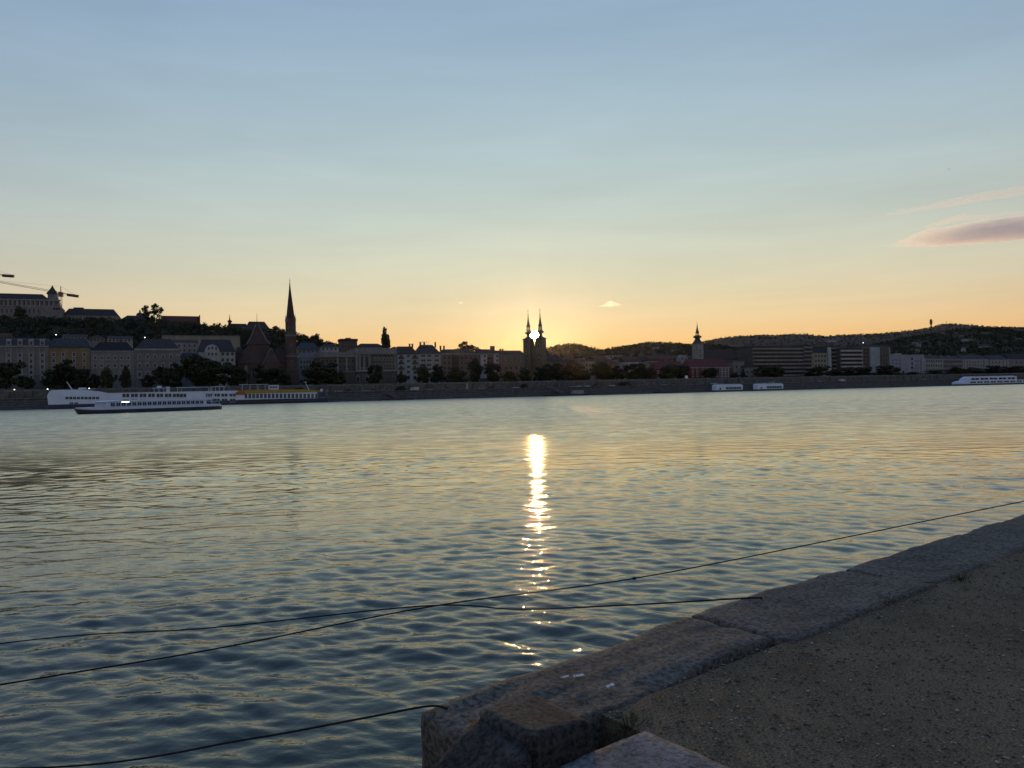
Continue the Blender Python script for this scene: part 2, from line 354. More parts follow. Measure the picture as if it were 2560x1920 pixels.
# quay body and ground
def quay():
    w = MB()
    w.box(.02, 90, -90, -.06, -1.3, QZ-.34)
    w.box(-90, -5.2, -90, -.06, -1.3, QZ-.34)
    w.box(-5.2, .02, -90, -2.4, -1.3, QZ-.34)
    root = w.build('quay_wall', STONE, None, (QC.x, QC.y, 0)); root.rotation_euler = (0, 0, QA)
    tag(root, 'stone wall of the near quay standing in the river', kind='structure')
    g = MB()
    g.box(.64, 1000, -300, -.62, QZ-.335, QZ-.012); g.box(-5.2, .635, -300, -2.42, QZ-.335, QZ-.012); g.box(-700, -5.205, -300, -.62, QZ-.335, QZ-.012)
    go = g.build('quay_ground', GRAV, None, (QC.x, QC.y, 0)); go.rotation_euler = (0, 0, QA)
    tag(go, 'dark gravelly ground of the near quay', kind='structure')
    # the near bank's own upper embankment and street front, unseen, added to block the eastern sky
    b = MB(); b.box(-700, 1000, -19, -17, QZ-.3, QZ+5.8); b.box(-700, 1000, -60, -19.01, QZ-.3, QZ+5.2)
    for i in range(70): b.box(-700+24.1*i, -700+24.1*i+24, -84, -60.01, QZ-.3, QZ+24+3*(i*7 % 4))
    bo = b.build('near_embankment', MASON_N, None, (QC.x, QC.y, 0)); bo.rotation_euler = (0, 0, QA)
    tag(bo, 'unseen upper embankment and street front behind the near quay', kind='structure')
    # kerb: each stone its own piece of the quay wall
    t = 0.0; k = 0; rs = random.Random(3)
    lens = [2.26, 2.05, 2.3, 2.4, 2.2, 2.5]; offs = [0, .135, .105, .06, .02, 0]
    while t < 60:
        L = lens[k] if k < len(lens) else rs.uniform(1.8, 2.8)
        of = offs[k] if k < len(offs) else 0; wid = .66+of+rs.uniform(-.015, .02)
        o_ = rough_block('kerb_stone', L-.006, wid, .36, STONE, root, (t+.005, -wid+of+rs.uniform(-.004, .004), QZ-.358+rs.uniform(-.002, .002)), 20+k, step=.045 if t < 9 else .3, bev=.014, amp=.005, edge=.014 if k else .006)
        if k == 0: o_.rotation_euler = (0, 0, .062); o_.location.y -= .02
        t += L; k += 1
    t = -5.2
    for k in range(4):
        L = rs.uniform(1.6, 2.4); t -= L
        rough_block('kerb_stone', L-.014, .65, .36, STONE, root, (t+.005, -.65, QZ-.358), 80+k, step=.2)
quay()

# parapet of the stairs that lead down to the water
def stair_parapet():
    r = qempty('stair_parapet', 0, 0, 0, label='blocky stone parapet cap sloping down beside the stairs at the kerb end', cat='parapet')
    zt = QZ+.12
    rough_block('cap_stone', .38, .42, .20, STONE2, r, (-.004, -.87, zt-.2), 5, step=.035, bev=.045, amp=.005)
    # sloping coping, its joint against the flat cap left open a little
    n = 30; Ls = 2.4; k = SLOPE
    m = MB(); rings = []
    for i in range(n+1):
        t = -.012-Ls*i/n; z = zt-.006-k*(-t); w0, w1 = -.875, -.445; j = lambda a: .006*math.sin(i*2.1+a)+.004*math.sin(i*5.3+a)
        rings.append([(t, w0+.004, z-.22), (t, w0+j(1)*.5, z-.05), (t, w0+.03, z-.012+j(2)*.5), (t, w0+.07, z+j(5)*.4), (t, (w0+w1)/2, z+j(3)*.6), (t, w1-.06, z+j(6)*.4), (t, w1-.02, z-.014), (t, w1+j(4)*.5, z-.05), (t, w1-.004, z-.22)])
    m.loft(rings); m.build('sloping_cap', STONE2, r, smooth=True)
    w = MB(); w.prism([(.34, -1.25), (.34, zt-.2), (-.02, zt-.2), (-2.4, zt-.2-k*2.38), (-2.4, -1.25)], -.84, -.48)
    w.build('wall', STONE2, r)
SLOPE = .62
stair_parapet()
def stairs():
    r = qempty('stone_stairs', 0, 0, 0, label='pale stone landing and stairs going down beside the sloping parapet', cat='stairs')
    rough_block('landing_slab', .70, 1.5, .3, SLAB, r, (-.06, -2.40, QZ-.296), 9, step=.05, bev=.02, amp=.004)
    for i in range(9):
        rough_block('step', .33, 1.5, .5, SLAB, r, (-.06-.30*(i+1), -2.40, QZ-.296-.18*(i+1)-.2), 30+i, step=.12, bev=.02, amp=.004)
stairs()

# loose grit on the ground, too many to count
def gravel():
    rs = np.random.RandomState(11); n = 85000
    t = .15+17*rs.uniform(0, 1, n)**1.35; o = .56+rs.uniform(0, 1, n)**1.1*9.5
    nz = .05*np.sin(t*3.1)+.05*np.sin(t*7.7+1)+.03*np.sin(t*17)
    keep = (o > .60+nz) & ~((t < .66) & (o < 2.45)); keep &= (o < 1.2+1.15*t+3)
    t, o = t[keep], o[keep]; n = len(t)
    sz = rs.lognormal(math.log(.0062), .32, n)
    base = np.array([(1, 0, 0), (-.5, .87, 0), (-.5, -.87, 0), (.1, .1, .8), (.0, -.1, -.5)])
    fc = np.array([(0, 1, 3), (1, 2, 3), (2, 0, 3), (1, 0, 4), (2, 1, 4), (0, 2, 4)])
    a = rs.uniform(0, 6.28, n); el = rs.uniform(.6, 2.0, n); tilt = rs.normal(0, .5, n)
    B = base[None]*rs.uniform(.7, 1.3, (n, 5, 3)); B[..., 0] *= el[:, None]
    x = B[..., 0]*np.cos(a)[:, None]-B[..., 1]*np.sin(a)[:, None]; y = B[..., 0]*np.sin(a)[:, None]+B[..., 1]*np.cos(a)[:, None]
    z = B[..., 2]*.7+tilt[:, None]*B[..., 0]*.25
    V = np.stack([x*sz[:, None]+t[:, None], y*sz[:, None]-o[:, None], z*sz[:, None]+QZ-.008], -1).reshape(-1, 3)
    Fq = (fc[None]+5*np.arange(n)[:, None, None]).reshape(-1, 3)
    ms = [mat('grit_dark', (.11, .092, .068), .9, .3, 9, .2), mat('grit_brown', (.23, .175, .105), .9, .3, 9, .2), mat('grit_pale', (.40, .33, .22), .9, .3, 9, .2)]
    mi = np.repeat(rs.choice(3, n, p=[.46, .40, .14]), 6)
    o_ = link(bpy.data.objects.new('gravel', np_mesh('gravel', V, Fq, ms, False, mi))); o_.location = (QC.x, QC.y, 0); o_.rotation_euler = (0, 0, QA)
    tag(o_, 'loose brown grit scattered over the near quay', 'gravel', kind='stuff')
gravel()
def weeds():
    rs = np.random.RandomState(4); G = mat('dry_grass', (.055, .055, .018), .8, .4, 6, .2)
    for x, y, lab in ((1565, 1815, 'small dry grass tuft at the near inner end of the kerb'), (2400, 1447, 'yellowish weed tuft along the inner kerb edge at the far right'), (2215, 1502, 'little weed tuft on the inner kerb edge left of the yellowish one')):
        p = on_plane(x, y, QZ); V = []; Fq = []
        for i in range(110):
            a = rs.uniform(0, 6.28); r0 = abs(rs.normal(0, .05)); h = rs.uniform(.02, .06); l = rs.uniform(.02, .07); w = .0025
            bx, by = r0*math.cos(a)*1.8, r0*math.sin(a); b = len(V)
            V += [(bx-w*math.sin(a), by+w*math.cos(a), 0), (bx+w*math.sin(a), by-w*math.cos(a), 0), (bx+l*math.cos(a), by+l*math.sin(a), h)]; Fq.append((b, b+1, b+2))
        o = link(bpy.data.objects.new('grass_tuft', np_mesh('grass_tuft', V, Fq, G))); o.location = (p.x, p.y, QZ-.012); o.rotation_euler = (0, 0, QA)
        tag(o, lab, 'weed', 'tufts along the kerb', 'stuff')
weeds()
def litter():
    rs = random.Random(2); P = mat('white_scrap', (.8, .8, .8), .5, .05, 20, .5)
    for (x, y, L, lab) in ((1412, 1697, .022, 'dim curled white scrap lying on the kerb, leftmost of three'), (1447, 1694, .03, 'white paper scrap on the kerb beside the dim curled one'), (1525, 1719, .028, 'brightest white scrap on the kerb, nearest the gravel')):
        p = on_plane(x, y, QZ+.006); m = MB(); n = 6; vs = []
        for i in range(n+1):
            for j in range(3): vs.append(((i/n-.5)*2*L+rs.uniform(-.003, .003), (j-1)*L*.35+rs.uniform(-.003, .003), .004+.012*math.sin(i*1.7+j)**2))
        m.add(vs, [(i*3+j, (i+1)*3+j, (i+1)*3+j+1, i*3+j+1) for i in range(n) for j in range(2)])
        o = m.build('paper_scrap', P, None, (p.x, p.y, QZ+.008)); o.rotation_euler = (0, 0, rs.uniform(.2, .8))
        sm = o.modifiers.new('thick', 'SOLIDIFY'); sm.thickness = .0015
        tag(o, lab, 'paper', 'scraps on the kerb')
litter()

# ------------------------------------------------------------------ mooring ropes over the water
ROPE = mat('old_rope', (.022, .019, .017), .9, .4, 30, .2, bump=.004, bscale=90)
def rope(label, pts, r, knots=()):
    P = [Vector(p) for p in pts]; dense = []
    for i in range(len(P)-1):
        p0, p1, p2, p3 = P[max(i-1, 0)], P[i], P[i+1], P[min(i+2, len(P)-1)]
        for k in range(24):
            t = k/24; dense.append(.5*((2*p1)+(-p0+p2)*t+(2*p0-5*p1+4*p2-p3)*t*t+(-p0+3*p1-3*p2+p3)*t**3))
    dense.append(P[-1])
    root = empty('mooring_rope', P[0], 0, label, 'rope', 'mooring ropes')
    loc = [p-P[0] for p in dense]
    m = MB(); m.tube(loc, r, 8); m.build('strand', ROPE, root, smooth=True)
    for kx in knots:
        kp = min(loc, key=lambda q: (q+P[0]-kx).length); m = MB()
        for a in range(3):
            pts_ = [kp+Vector((math.cos(u)*r*1.7, math.sin(u)*r*1.7*math.cos(a), math.sin(u)*r*1.7*math.sin(a)))+Vector(((a-1)*r*1.5, 0, 0)) for u in [i*.7 for i in range(10)]]
            m.tube(pts_, r*.8, 6)
        m.build('knot', ROPE, root, smooth=True)
A = at(0, 1712, 5.7); B = at(550, 1620, 6.6); C_ = at(1085, 1515, 7.4); D = at(1585, 1446, 8.3); E = at(2560, 1253, 10.2)
rope('long dark rope with a knot crossing the whole river foreground to the right edge', [A+(A-B)*3, A, B, C_, D, at(2080, 1350, 9.2), E, E+(E-D)*1.2], .0068, [D])
K = at(1866, 1496, on_plane(1866, 1497, QZ).y)
rope('sagging dark rope ending on the kerb edge right of the sun glitter', [at(0, 1609, 8.0)+Vector((-6, 2, -1.2)), at(0, 1609, 8.0), at(520, 1570, 7.5), at(1060, 1515, 7.05), at(1300, 1523, 6.7), at(1600, 1511, 6.3), K+Vector((0, 0, .002)), K+(K-at(1600, 1511, 6.3)).normalized()*.12+Vector((0, 0, -.012))], .0064)
M_ = on_plane(1066, 1766, QZ+.004)
rope('lowest dark rope running from the rounded kerb corner to the bottom left', [at(150, 1917, 4.6)+Vector((-2.5, .8, -.35)), at(150, 1917, 4.6), at(620, 1848, 4.25), at(900, 1797, 4.05), M_, M_+(M_-at(900, 1797, 4.05)).normalized()*.12+Vector((0, 0, -.03))], .0058)
# ------------------------------------------------------------------ far bank: embankment, street, hill
LQ = 5.4                         # lower quay level
MASON = mat('embankment_stone', (0.109, 0.106, 0.099), .9, .35, .35, .2, stain=.4)
MASON2 = mat('embankment_stone_dark', (0.072, 0.071, 0.067), .9, .35, .5, .2, stain=.3)
WALLST = mat('parapet_stone', (0.140, 0.136, 0.129), .9, .3, .5, .2, stain=.35)
ASPH = mat('asphalt', (.05, .05, .052), .9, .2, .4, .2)
SOIL = mat('hill_soil', (.045, .05, .03), .95, .4, .08, .1)
def embankment():
    root = MB(); root.box(-760, 1100, 4.6, 16.9, -1.2, LQ-.05); r = root.build('far_embankment', MASON2, None, bank(0, 0, 0)); r.rotation_euler = (0, 0, BA)
    tag(r, 'sloping stone embankment along the far river bank', kind='structure')
    n = 9
    for i in range(n):           # stepped courses of the river slope
        z0 = -1.0 if i == 0 else LQ*(i-.35)/n; z1 = LQ*(i+.65)/n-.10; d0 = 4.4*(i+.2)/n
        m = MB(); m.prismx([(d0+.02, z0), (d0+.12, z1-.1), (d0+.25, z1), (4.58, z1), (4.58, z0)], -760, 1100)
        m.build('stone_course', MASON if i % 2 else MASON2, r)
    m = MB(); m.box(-760, 1100, 3.9, 5.2, LQ-.1, LQ+.25); m.build('kerb', WALLST, r)
    m = MB(); m.box(-760, 1100, 5.22, 16.8, LQ-.06, LQ+.02); m.build('lower_road', ASPH, r)
    m = MB(); m.box(-760, 1100, 16.95, 17.9, -1.2, GZ-.02); m.build('retaining_wall', MASON, r)
    for k in range(62):          # shallow piers and parapet lengths
        s0 = -740+30*k
        m = MB(); m.box(s0, s0+1.0, 16.7, 16.94, LQ-.1, GZ+.1); m.build('pier', MASON2, r)
        m = MB(); m.box(s0+.05, s0+29.95, 16.9, 17.5, GZ-.018, GZ+.85+.1*(k % 2)); m.build('parapet', WALLST, r)
embankment()
# castle hill skyline of bare ground: column, row
SKY_G = [(-900, 800), (-200, 802), (0, 806), (150, 812), (300, 815), (400, 818), (500, 826), (560, 838), (640, 843), (690, 846), (750, 860), (800, 872), (860, 886), (900, 900), (1000, 921), (1100, 940), (1250, 950), (1500, 958), (3600, 935)]
def crest_h(s):
    P = bank(s, 250); d = CAMR.inverted() @ (Vector((P.x, P.y, CAMZ))-Vector((0, 0, CAMZ)))
    x = 1280-F*d.x/d.z
    for (x0, y0), (x1, y1) in zip(SKY_G, SKY_G[1:]):
        if x0 <= x <= x1: y = y0+(y1-y0)*(x-x0)/(x1-x0); break
    else: y = 960
    return max(GZ, at(x, y, P.y).z)
_cs = np.linspace(-1400, 2600, 500); _ch = np.array([crest_h(s) for s in _cs])
def smooth(a): a = min(1, max(0, a)); return a*a*(3-2*a)
def ground_h(s, d):
    c = float(np.interp(s, _cs, _ch)); f = smooth((d-88)/150)**.8
    return GZ-.03+(c-GZ)*f
def terrain():
    S = np.linspace(-760, 1800, 300); D = np.concatenate([np.linspace(17.2, 90, 6), np.linspace(95, 320, 46), np.linspace(350, 900, 10)])
    V = []; 
    for d in D:
        for s in S: V.append(tuple(bank(s, d, ground_h(s, d))))
    n = len(S); idx = np.arange(len(V)).reshape(len(D), n)
    Fq = np.stack([idx[:-1, :-1], idx[:-1, 1:], idx[1:, 1:], idx[1:, :-1]], -1).reshape(-1, 4)
    o = link(bpy.data.objects.new('terrain', np_mesh('terrain', V, Fq, SOIL, True))); tag(o, 'ground of the far bank rising to the castle hill', kind='structure')
    m = MB(); m.box(-760, 1100, 18.0, 44, GZ-.4, GZ+.012); o = m.build('upper_street', ASPH, None, bank(0, 0, 0)); o.rotation_euler = (0, 0, BA)
    tag(o, 'street on top of the far embankment', kind='structure')
terrain()

# ------------------------------------------------------------------ foliage
LEAFM = [mat('leaf_dark', (.020, .027, .011), .7, .35, .5, .3), mat('leaf_mid', (.028, .036, .013), .7, .35, .5, .3), mat('leaf_olive', (.038, .040, .015), .7, .35, .5, .3)]
BARK = mat('bark', (.06, .05, .04), .95, .3, 2, .1)
def leaf_cloud(rs, centres, radii, per, size, flat=.8):
    """leaf-sized faces spread through clumps; returns V (n*4), F"""
    C = np.repeat(np.array(centres), per, 0); R = np.repeat(np.array(radii), per)
    n = len(C); u = rs.normal(0, 1, (n, 3)); u /= np.linalg.norm(u, axis=1, keepdims=True)
    r = R*rs.uniform(.25, 1.05, n)**.6
    P = C+u*r[:, None]*np.array([1, 1, flat])
    a = rs.normal(0, 1, (n, 3)); a /= np.linalg.norm(a, axis=1, keepdims=True)
    b = np.cross(a, rs.normal(0, 1, (n, 3))); b /= np.linalg.norm(b, axis=1, keepdims=True)
    s = size*rs.uniform(.55, 1.35, n)[:, None]
    V = np.stack([P-a*s, P+b*s*.6, P+a*s, P-b*s*.6], 1).reshape(-1, 3)
    return V, np.arange(n*4).reshape(-1, 4)
def crown_mesh(seed, kind, mi):
    """unit crown: radius about 1 in x,y, height 0..2"""
    rs = np.random.RandomState(seed); C = []; R = []
    if kind == 'round':
        for i in range(34):
            a = rs.uniform(0, 6.28); z = rs.uniform(.12, 1.85); w = math.sqrt(max(.05, 1-((z-.95)/1.05)**2)); r = w*rs.uniform(.25, .92)
            C.append((r*math.cos(a), r*math.sin(a), z)); R.append(rs.uniform(.22, .40))
        per, sz = 90, .105
    elif kind == 'broad':
        for i in range(34):
            a = rs.uniform(0, 6.28); z = rs.uniform(.2, 1.6); w = math.sqrt(max(.06, 1-((z-.7)/1.15)**2)); r = w*rs.uniform(.3, 1.0)
            C.append((r*math.cos(a), r*math.sin(a), z*(1+.25*rs.uniform(-1, 1)))); R.append(rs.uniform(.2, .36))
        per, sz = 90, .10
    elif kind == 'tall':
        for i in range(36):
            z = rs.uniform(.05, 2.0); w = .95*max(.12, math.sin(math.pi*min(1, (z/2.05)**.72)))**.8; a = rs.uniform(0, 6.28); r = w*rs.uniform(.1, .8)
            C.append((r*math.cos(a), r*math.sin(a), z)); R.append(rs.uniform(.2, .34))
        per, sz = 85, .095
    elif kind == 'cone':
        for i in range(30):
            z = rs.uniform(0, 1.95); w = .95*(1-z/2.05); a = rs.uniform(0, 6.28); r = w*rs.uniform(.2, .9)
            C.append((r*math.cos(a), r*math.sin(a), z)); R.append(.10+.2*w)
        per, sz = 70, .09
    else:                       # airy: open crown against the sky
        for i in range(30):
            a = rs.uniform(0, 6.28); z = rs.uniform(.25, 1.85); w = math.sqrt(max(.05, 1-((z-1.0)/1.0)**2)); r = w*rs.uniform(.55, 1.0)
            C.append((r*math.cos(a), r*math.sin(a), z)); R.append(rs.uniform(.17, .30))
        per, sz = 80, .075
    V, Fq = leaf_cloud(rs, C, R, per, sz)
    return np_mesh('crown', V, Fq, LEAFM[mi]), C
def trunk_mesh(seed, C):
    rs = random.Random(seed); m = MB(); m.tube([(0, 0, -.75), (.01, .02, -.3), (-.01, 0, .25), (.02, .02, .9)], [.075, .06, .05, .03], 7)
    for c in rs.sample(C, 7): m.tube([(0, 0, rs.uniform(0, .4)), (c[0]*.45, c[1]*.45, c[2]*.55+.12), c], [.034, .022, .008], 5)
    return m.mesh('trunk', BARK)
PROTO = {}
for i, (k, n) in enumerate((('round', 3), ('broad', 3), ('tall', 2), ('cone', 1), ('airy', 1))):
    for j in range(n):
        me, C = crown_mesh(100+10*i+j, k, (i+j) % 3 if k != 'cone' else 0); PROTO[(k, j)] = (me, trunk_mesh(i*7+j, C))
TREE_N = [0]
def tree(label, x, w, ytop, d, kind='round', base=None, group='trees along the far bank', trunk=.10, name='tree'):
    """x centre column, w width in photo pixels, ytop crown top row"""
    s = s_pix(x, ytop+20, d); P = bank(s, d); b = ground_h(s, d) if base is None else base
    mpx = P.y/F; rad = w/2*mpx; zt = at(x, ytop, P.y).z; H = zt-b; ch = H*(1-trunk)
    var = TREE_N[0] % len([1 for q in PROTO if q[0] == kind]); TREE_N[0] += 1
    cm, tm = PROTO[(kind, var)]
    r = empty(name, (P.x, P.y, b), rnd.uniform(0, 6.28), label, 'tree', group)
    c = inst(cm, 'crown', r, (0, 0, H*trunk), (rad*1.02, rad*1.02, ch/2.02))
    t = inst(tm, 'trunk', r, (0, 0, H*trunk), (rad*.9, rad*.9, ch/2.1))
    if trunk > .3: MB().tube([(0, 0, -.2), (0, 0, H*trunk)], [rad*.09, rad*.07], 7).build('lower_trunk', BARK, r)
    return r
# ------------------------------------------------------------------ building kit
GLASS = mat('window_glass', (.012, .013, .016), .15, .3, .3, .2)
WHITE = mat('pale_trim', (.26, .26, .255), .8, .15, .5, .3)
GREYT = mat('grey_trim', (.14, .138, .135), .8, .15, .5, .3)
DARKT = mat('dark_trim', (.05, .045, .04), .8, .2, .5, .3)
def wallm(name, c): return mat('wall_'+name, c, .9, .18, .25, .2, stain=.22)
def roofm(name, c): return mat('roof_'+name, c, .85, .3, .9, .25, stain=.25)
W = {k: wallm(k, v) for k, v in dict(grey=(0.146, 0.139, 0.132), tan=(0.181, 0.139, 0.080), stone=(0.167, 0.163, 0.157), brown=(0.119, 0.097, 0.084), white=(0.306, 0.313, 0.306), pale=(0.236, 0.240, 0.229), blue=(0.236, 0.258, 0.278),
     cream=(0.229, 0.209, 0.160), brick=(0.086, 0.058, 0.048), redwall=(0.160, 0.042, 0.035), dark=(0.084, 0.077, 0.070), lilac=(0.229, 0.236, 0.278), concrete=(0.174, 0.174, 0.167)).items()}
RF = {k: roofm(k, v) for k, v in dict(blue=(0.043, 0.061, 0.081), slate=(0.043, 0.043, 0.046), brown=(0.049, 0.036, 0.030), red=(0.099, 0.035, 0.026), dark=(0.023, 0.022, 0.023), grey=(0.081, 0.081, 0.084), pale=(0.157, 0.162, 0.162), copper=(0.058, 0.070, 0.064), brick=(0.062, 0.040, 0.034)).items()}
WPROTO = {}
def window_mesh(style, frame, glass=None):
    """unit opening 1 x 1 (x, z), origin at its bottom centre, wall plane y=0, river side -y"""
    k = (style, frame.name, glass.name if glass else '')
    if k in WPROTO: return WPROTO[k]
    m = MB(); g = glass or GLASS
    if style == 'arch':
        n = 8; out = [(-.62, 0)]+[(-.62*math.cos(math.pi*i/n), .62+.46*math.sin(math.pi*i/n)) for i in range(n+1)]+[(.62, 0)]
        inn = [(-.36, .06)]+[(-.36*math.cos(math.pi*i/n), .62+.26*math.sin(math.pi*i/n)) for i in range(n+1)]+[(.36, .06)]
    elif style == 'lancet':
        out = [(-.6, 0), (-.6, .62), (-.35, .9), (0, 1.1), (.35, .9), (.6, .62), (.6, 0)]; inn = [(-.34, .05), (-.34, .62), (-.18, .82), (0, .95), (.18, .82), (.34, .62), (.34, .05)]
    elif style == 'plain':
        out = [(-.54, -.04), (-.54, 1.04), (.54, 1.04), (.54, -.04)]; inn = [(-.46, .04), (-.46, .96), (.46, .96), (.46, .04)]
    else:
        out = [(-.64, -.10), (-.64, 1.12), (.64, 1.12), (.64, -.10)]; inn = [(-.40, .03), (-.40, .95), (.40, .95), (.40, .03)]
    n = len(out); y0, y1 = -.14, .05
    m.add([(x, y0, z) for x, z in out]+[(x, y0, z) for x, z in inn], [(i, n+i, n+(i+1) % n, (i+1) % n) for i in range(n)], 0)
    m.add([(x, y0, z) for x, z in out]+[(x, y1, z) for x, z in out], [(i, (i+1) % n, n+(i+1) % n, n+i) for i in range(n)], 0)
    m.add([(x, y0, z) for x, z in inn]+[(x, -.03, z) for x, z in inn], [(i, n+i, n+(i+1) % n, (i+1) % n) for i in range(n)], 0)
    m.add([(x, -.03, z) for x, z in inn], [list(range(n))], 1)
    if style in ('rect', 'plain', 'arch'):
        m.box(-.03, .03, -.09, -.035, .05, .95, 0)
    if style == 'rect': m.box(-.72, .72, -.26, -.145, -.2, -.1, 0)
    WPROTO[k] = m.mesh('window', [frame, g]); return WPROTO[k]
class House:
    """a building on the far bank: local x along the bank, local -y to the river"""
    def __init__(h, name, label, xa, xb, d, yref, base=None, cat='building', group=None, rz=None):
        h.d = d; h.s0 = s_pix(xa, yref, d); h.s1 = s_pix(xb, yref, d); h.sm = (h.s0+h.s1)/2; h.hw = (h.s1-h.s0)/2
        h.xm = (xa+xb)/2; h.base = GZ-.05 if base is None else base
        if base == 'hill': h.base = ground_h(h.sm, d)-2.0
        P = bank(h.sm, d, h.base); h.root = empty(name, P, BA if rz is None else rz, label, cat, group)
    def z(h, y, x=None, dd=0.0):
        x = h.xm if x is None else x; s = s_pix(x, y, h.d+dd)
        return z_pix(x, y, s, h.d+dd)-h.base
    def x(h, x, y=920): return s_pix(x, y, h.d)-h.sm
    def part(h, name, mb, m): return mb.build(name, m, h.root)
    def wall(h, ztop, depth, m, x0=None, x1=None, y0=0.0):
        h.top = ztop; h.depth = depth; mb = MB(); mb.box(-h.hw if x0 is None else x0, h.hw if x1 is None else x1, y0, y0+depth, -.5, ztop); return h.part('wall', mb, m)
    def band(h, z, m, hgt=.5, out=.35, name='cornice', x0=None, x1=None):
        mb = MB(); mb.box((-h.hw if x0 is None else x0)-.1, (h.hw if x1 is None else x1)+.1, -out, -.004, z, z+hgt); return h.part(name, mb, m)
    def win(h, xs, ys, w, hg, style='rect', frame=None, glass=None, px=True):
        me = window_mesh(style, frame or WHITE, glass)
        for y in ys:
            for x in xs: inst(me, 'window', h.root, (h.x(x, y) if px else x, -.012, (h.z(y, x) if px else y)-hg/2), (w, 1, hg))
    def roof(h, kind, zt, m, e=.4, inset=None, mi=2.0):
        mb = MB()
        if kind == 'gable': mb.hip(-h.hw, h.hw, 0, h.depth, h.top+.01, zt, e, 0.0)
        elif kind == 'hip': mb.hip(-h.hw, h.hw, 0, h.depth, h.top+.01, zt, e, inset if inset is not None else h.depth/2*.8)
        elif kind == 'mansard': mb.mansard(-h.hw, h.hw, 0, h.depth, h.top+.01, zt, mi, e)
        elif kind == 'flat': mb.box(-h.hw-e, h.hw+e, -e, h.depth+e, h.top+.01, zt)
        return h.part('roof', mb, m)
    def chimneys(h, xs, z0, hg=2.2, w=.9, y=None, m=None):
        for x in xs:
            mb = MB(); xx = h.x(x); yy = h.depth/2 if y is None else y
            mb.box(xx-w/2, xx+w/2, yy-.5, yy+.5, z0-1.5, z0+hg); mb.box(xx-w/2-.12, xx+w/2+.12, yy-.62, yy+.62, z0+hg+.002, z0+hg+.25)
            h.part('chimney', mb, m or W['brick'])
    def pilasters(h, xs, z0, z1, m, w=.6, out=.3, px=True):
        for x in xs:
            mb = MB(); xx = h.x(x) if px else x; mb.box(xx-w/2, xx+w/2, -out, -.004, z0, z1); h.part('pilaster', mb, m)
    def balconies(h, xs, ys, w, m, px=True):
        for y in ys:
            for x in xs:
                mb = MB(); xx = h.x(x, y); zz = h.z(y, x)
                mb.box(xx-w/2, xx+w/2, -1.2, -.004, zz-.15, zz); mb.box(xx-w/2, xx+w/2, -1.2, -1.1, zz+.002, zz+1.0)
                mb.box(xx-w/2, xx-w/2+.08, -1.098, -.004, zz+.002, zz+1.0); mb.box(xx+w/2-.08, xx+w/2, -1.098, -.004, zz+.002, zz+1.0)
                h.part('balcony', mb, m)
def auto(a, b, n): return [a+(b-a)*(i+.5)/n for i in range(n)]

# ------------------------------------------------------------------ riverside row, left to right
RD = 46
h = House('hotel', 'long grey hotel with blue mansard roof at the far left edge', -60, 122, RD, 900)
h.wall(h.z(866), 16, W['grey']); h.roof('mansard', h.z(844), RF['blue'], mi=1.6); h.band(h.z(867), W['pale'], .6, .5)
h.win([-34, -6, 22, 50, 78, 106], [888, 903, 917, 931], 1.5, 2.1); h.win([-34, -6, 22, 50, 78, 106], [944], 1.7, 2.4, 'arch')
for x in (22, 50, 78, 106):
    mb = MB(); xx = h.x(x, 860); zz = h.z(862, x); mb.box(xx-1.2, xx+1.2, -.2, 2.0, zz-.6, zz+2.6); mb.hip(xx-1.2, xx+1.2, -.2, 2.0, zz+2.61, zz+3.2, .15, 0); h.part('dormer', mb, W['pale'])
    inst(window_mesh('plain', WHITE), 'window', h.root, (xx, -.22, zz), (1.3, 1, 2.0))
    h.pilasters([x-6.5, x+6.5], 7, h.z(870), W['pale'], .35, .18)
h.band(h.z(937), W['pale'], .4, .3, 'string_course')
h = House('tan_house', 'ochre wall house under a plain blue roof beside the grey hotel', 122.5, 226, RD+.5, 900)
h.wall(h.z(868), 16, W['tan']); h.roof('mansard', h.z(845), RF['blue'], mi=2.4); h.band(h.z(869), DARKT, .7, .5)
h.win([134, 158, 185, 211], [886, 902, 918, 934], 1.4, 2.1, 'rect', WHITE); h.win([134, 158, 185, 211], [950], 1.6, 2.4, 'plain', DARKT)
h.band(h.z(925), DARKT, .35, .6, 'string_course')
h = House('townhouse', 'low grey three storey townhouse with dark hipped roof', 227, 336, RD, 905)
h.wall(h.z(878), 14, W['stone']); h.roof('hip', h.z(855, dd=7), RF['dark'], inset=4.5); h.band(h.z(879), W['pale'], .5, .4)
h.win([238, 254, 271, 288, 304, 321], [894.5], 1.25, 1.8); h.win([238, 254, 271, 288, 304, 321], [914], 1.3, 2.0); h.win([238, 256, 290, 305, 321], [943], 1.6, 3.0, 'plain', GREYT)
h.band(h.z(923), W['pale'], .3, .3, 'string_course'); h.chimneys([262, 300], h.z(855, dd=7), 1.2)
h = House('townhouse', 'grey townhouse with rows of white arched windows and slate roof', 336.5, 450, RD, 905)
h.wall(h.z(874), 15, W['grey']); h.roof('hip', h.z(847, dd=7.5), RF['slate'], inset=5.5); h.band(h.z(876), W['pale'], 1.0, .45)
h.win([349, 369, 388, 408, 427, 444], [891], 1.5, 2.4, 'arch'); h.win([349, 369, 388, 408, 427, 444], [912.5], 1.6, 2.8, 'arch'); h.win([349, 369, 388, 408, 427, 444], [936], 1.6, 2.8, 'rect')
h.band(h.z(901), W['pale'], .35, .3, 'string_course'); h.band(h.z(947), W['pale'], .4, .35, 'string_course')
h = House('corner_house', 'narrow pale blue corner house half hidden by trees', 451, 500, RD+10, 905)
h.wall(h.z(894), 12, W['blue']); h.roof('mansard', h.z(882), RF['blue'], mi=1.5); h.win([457, 468, 480, 491], [904, 918, 934], 1.2, 1.9)
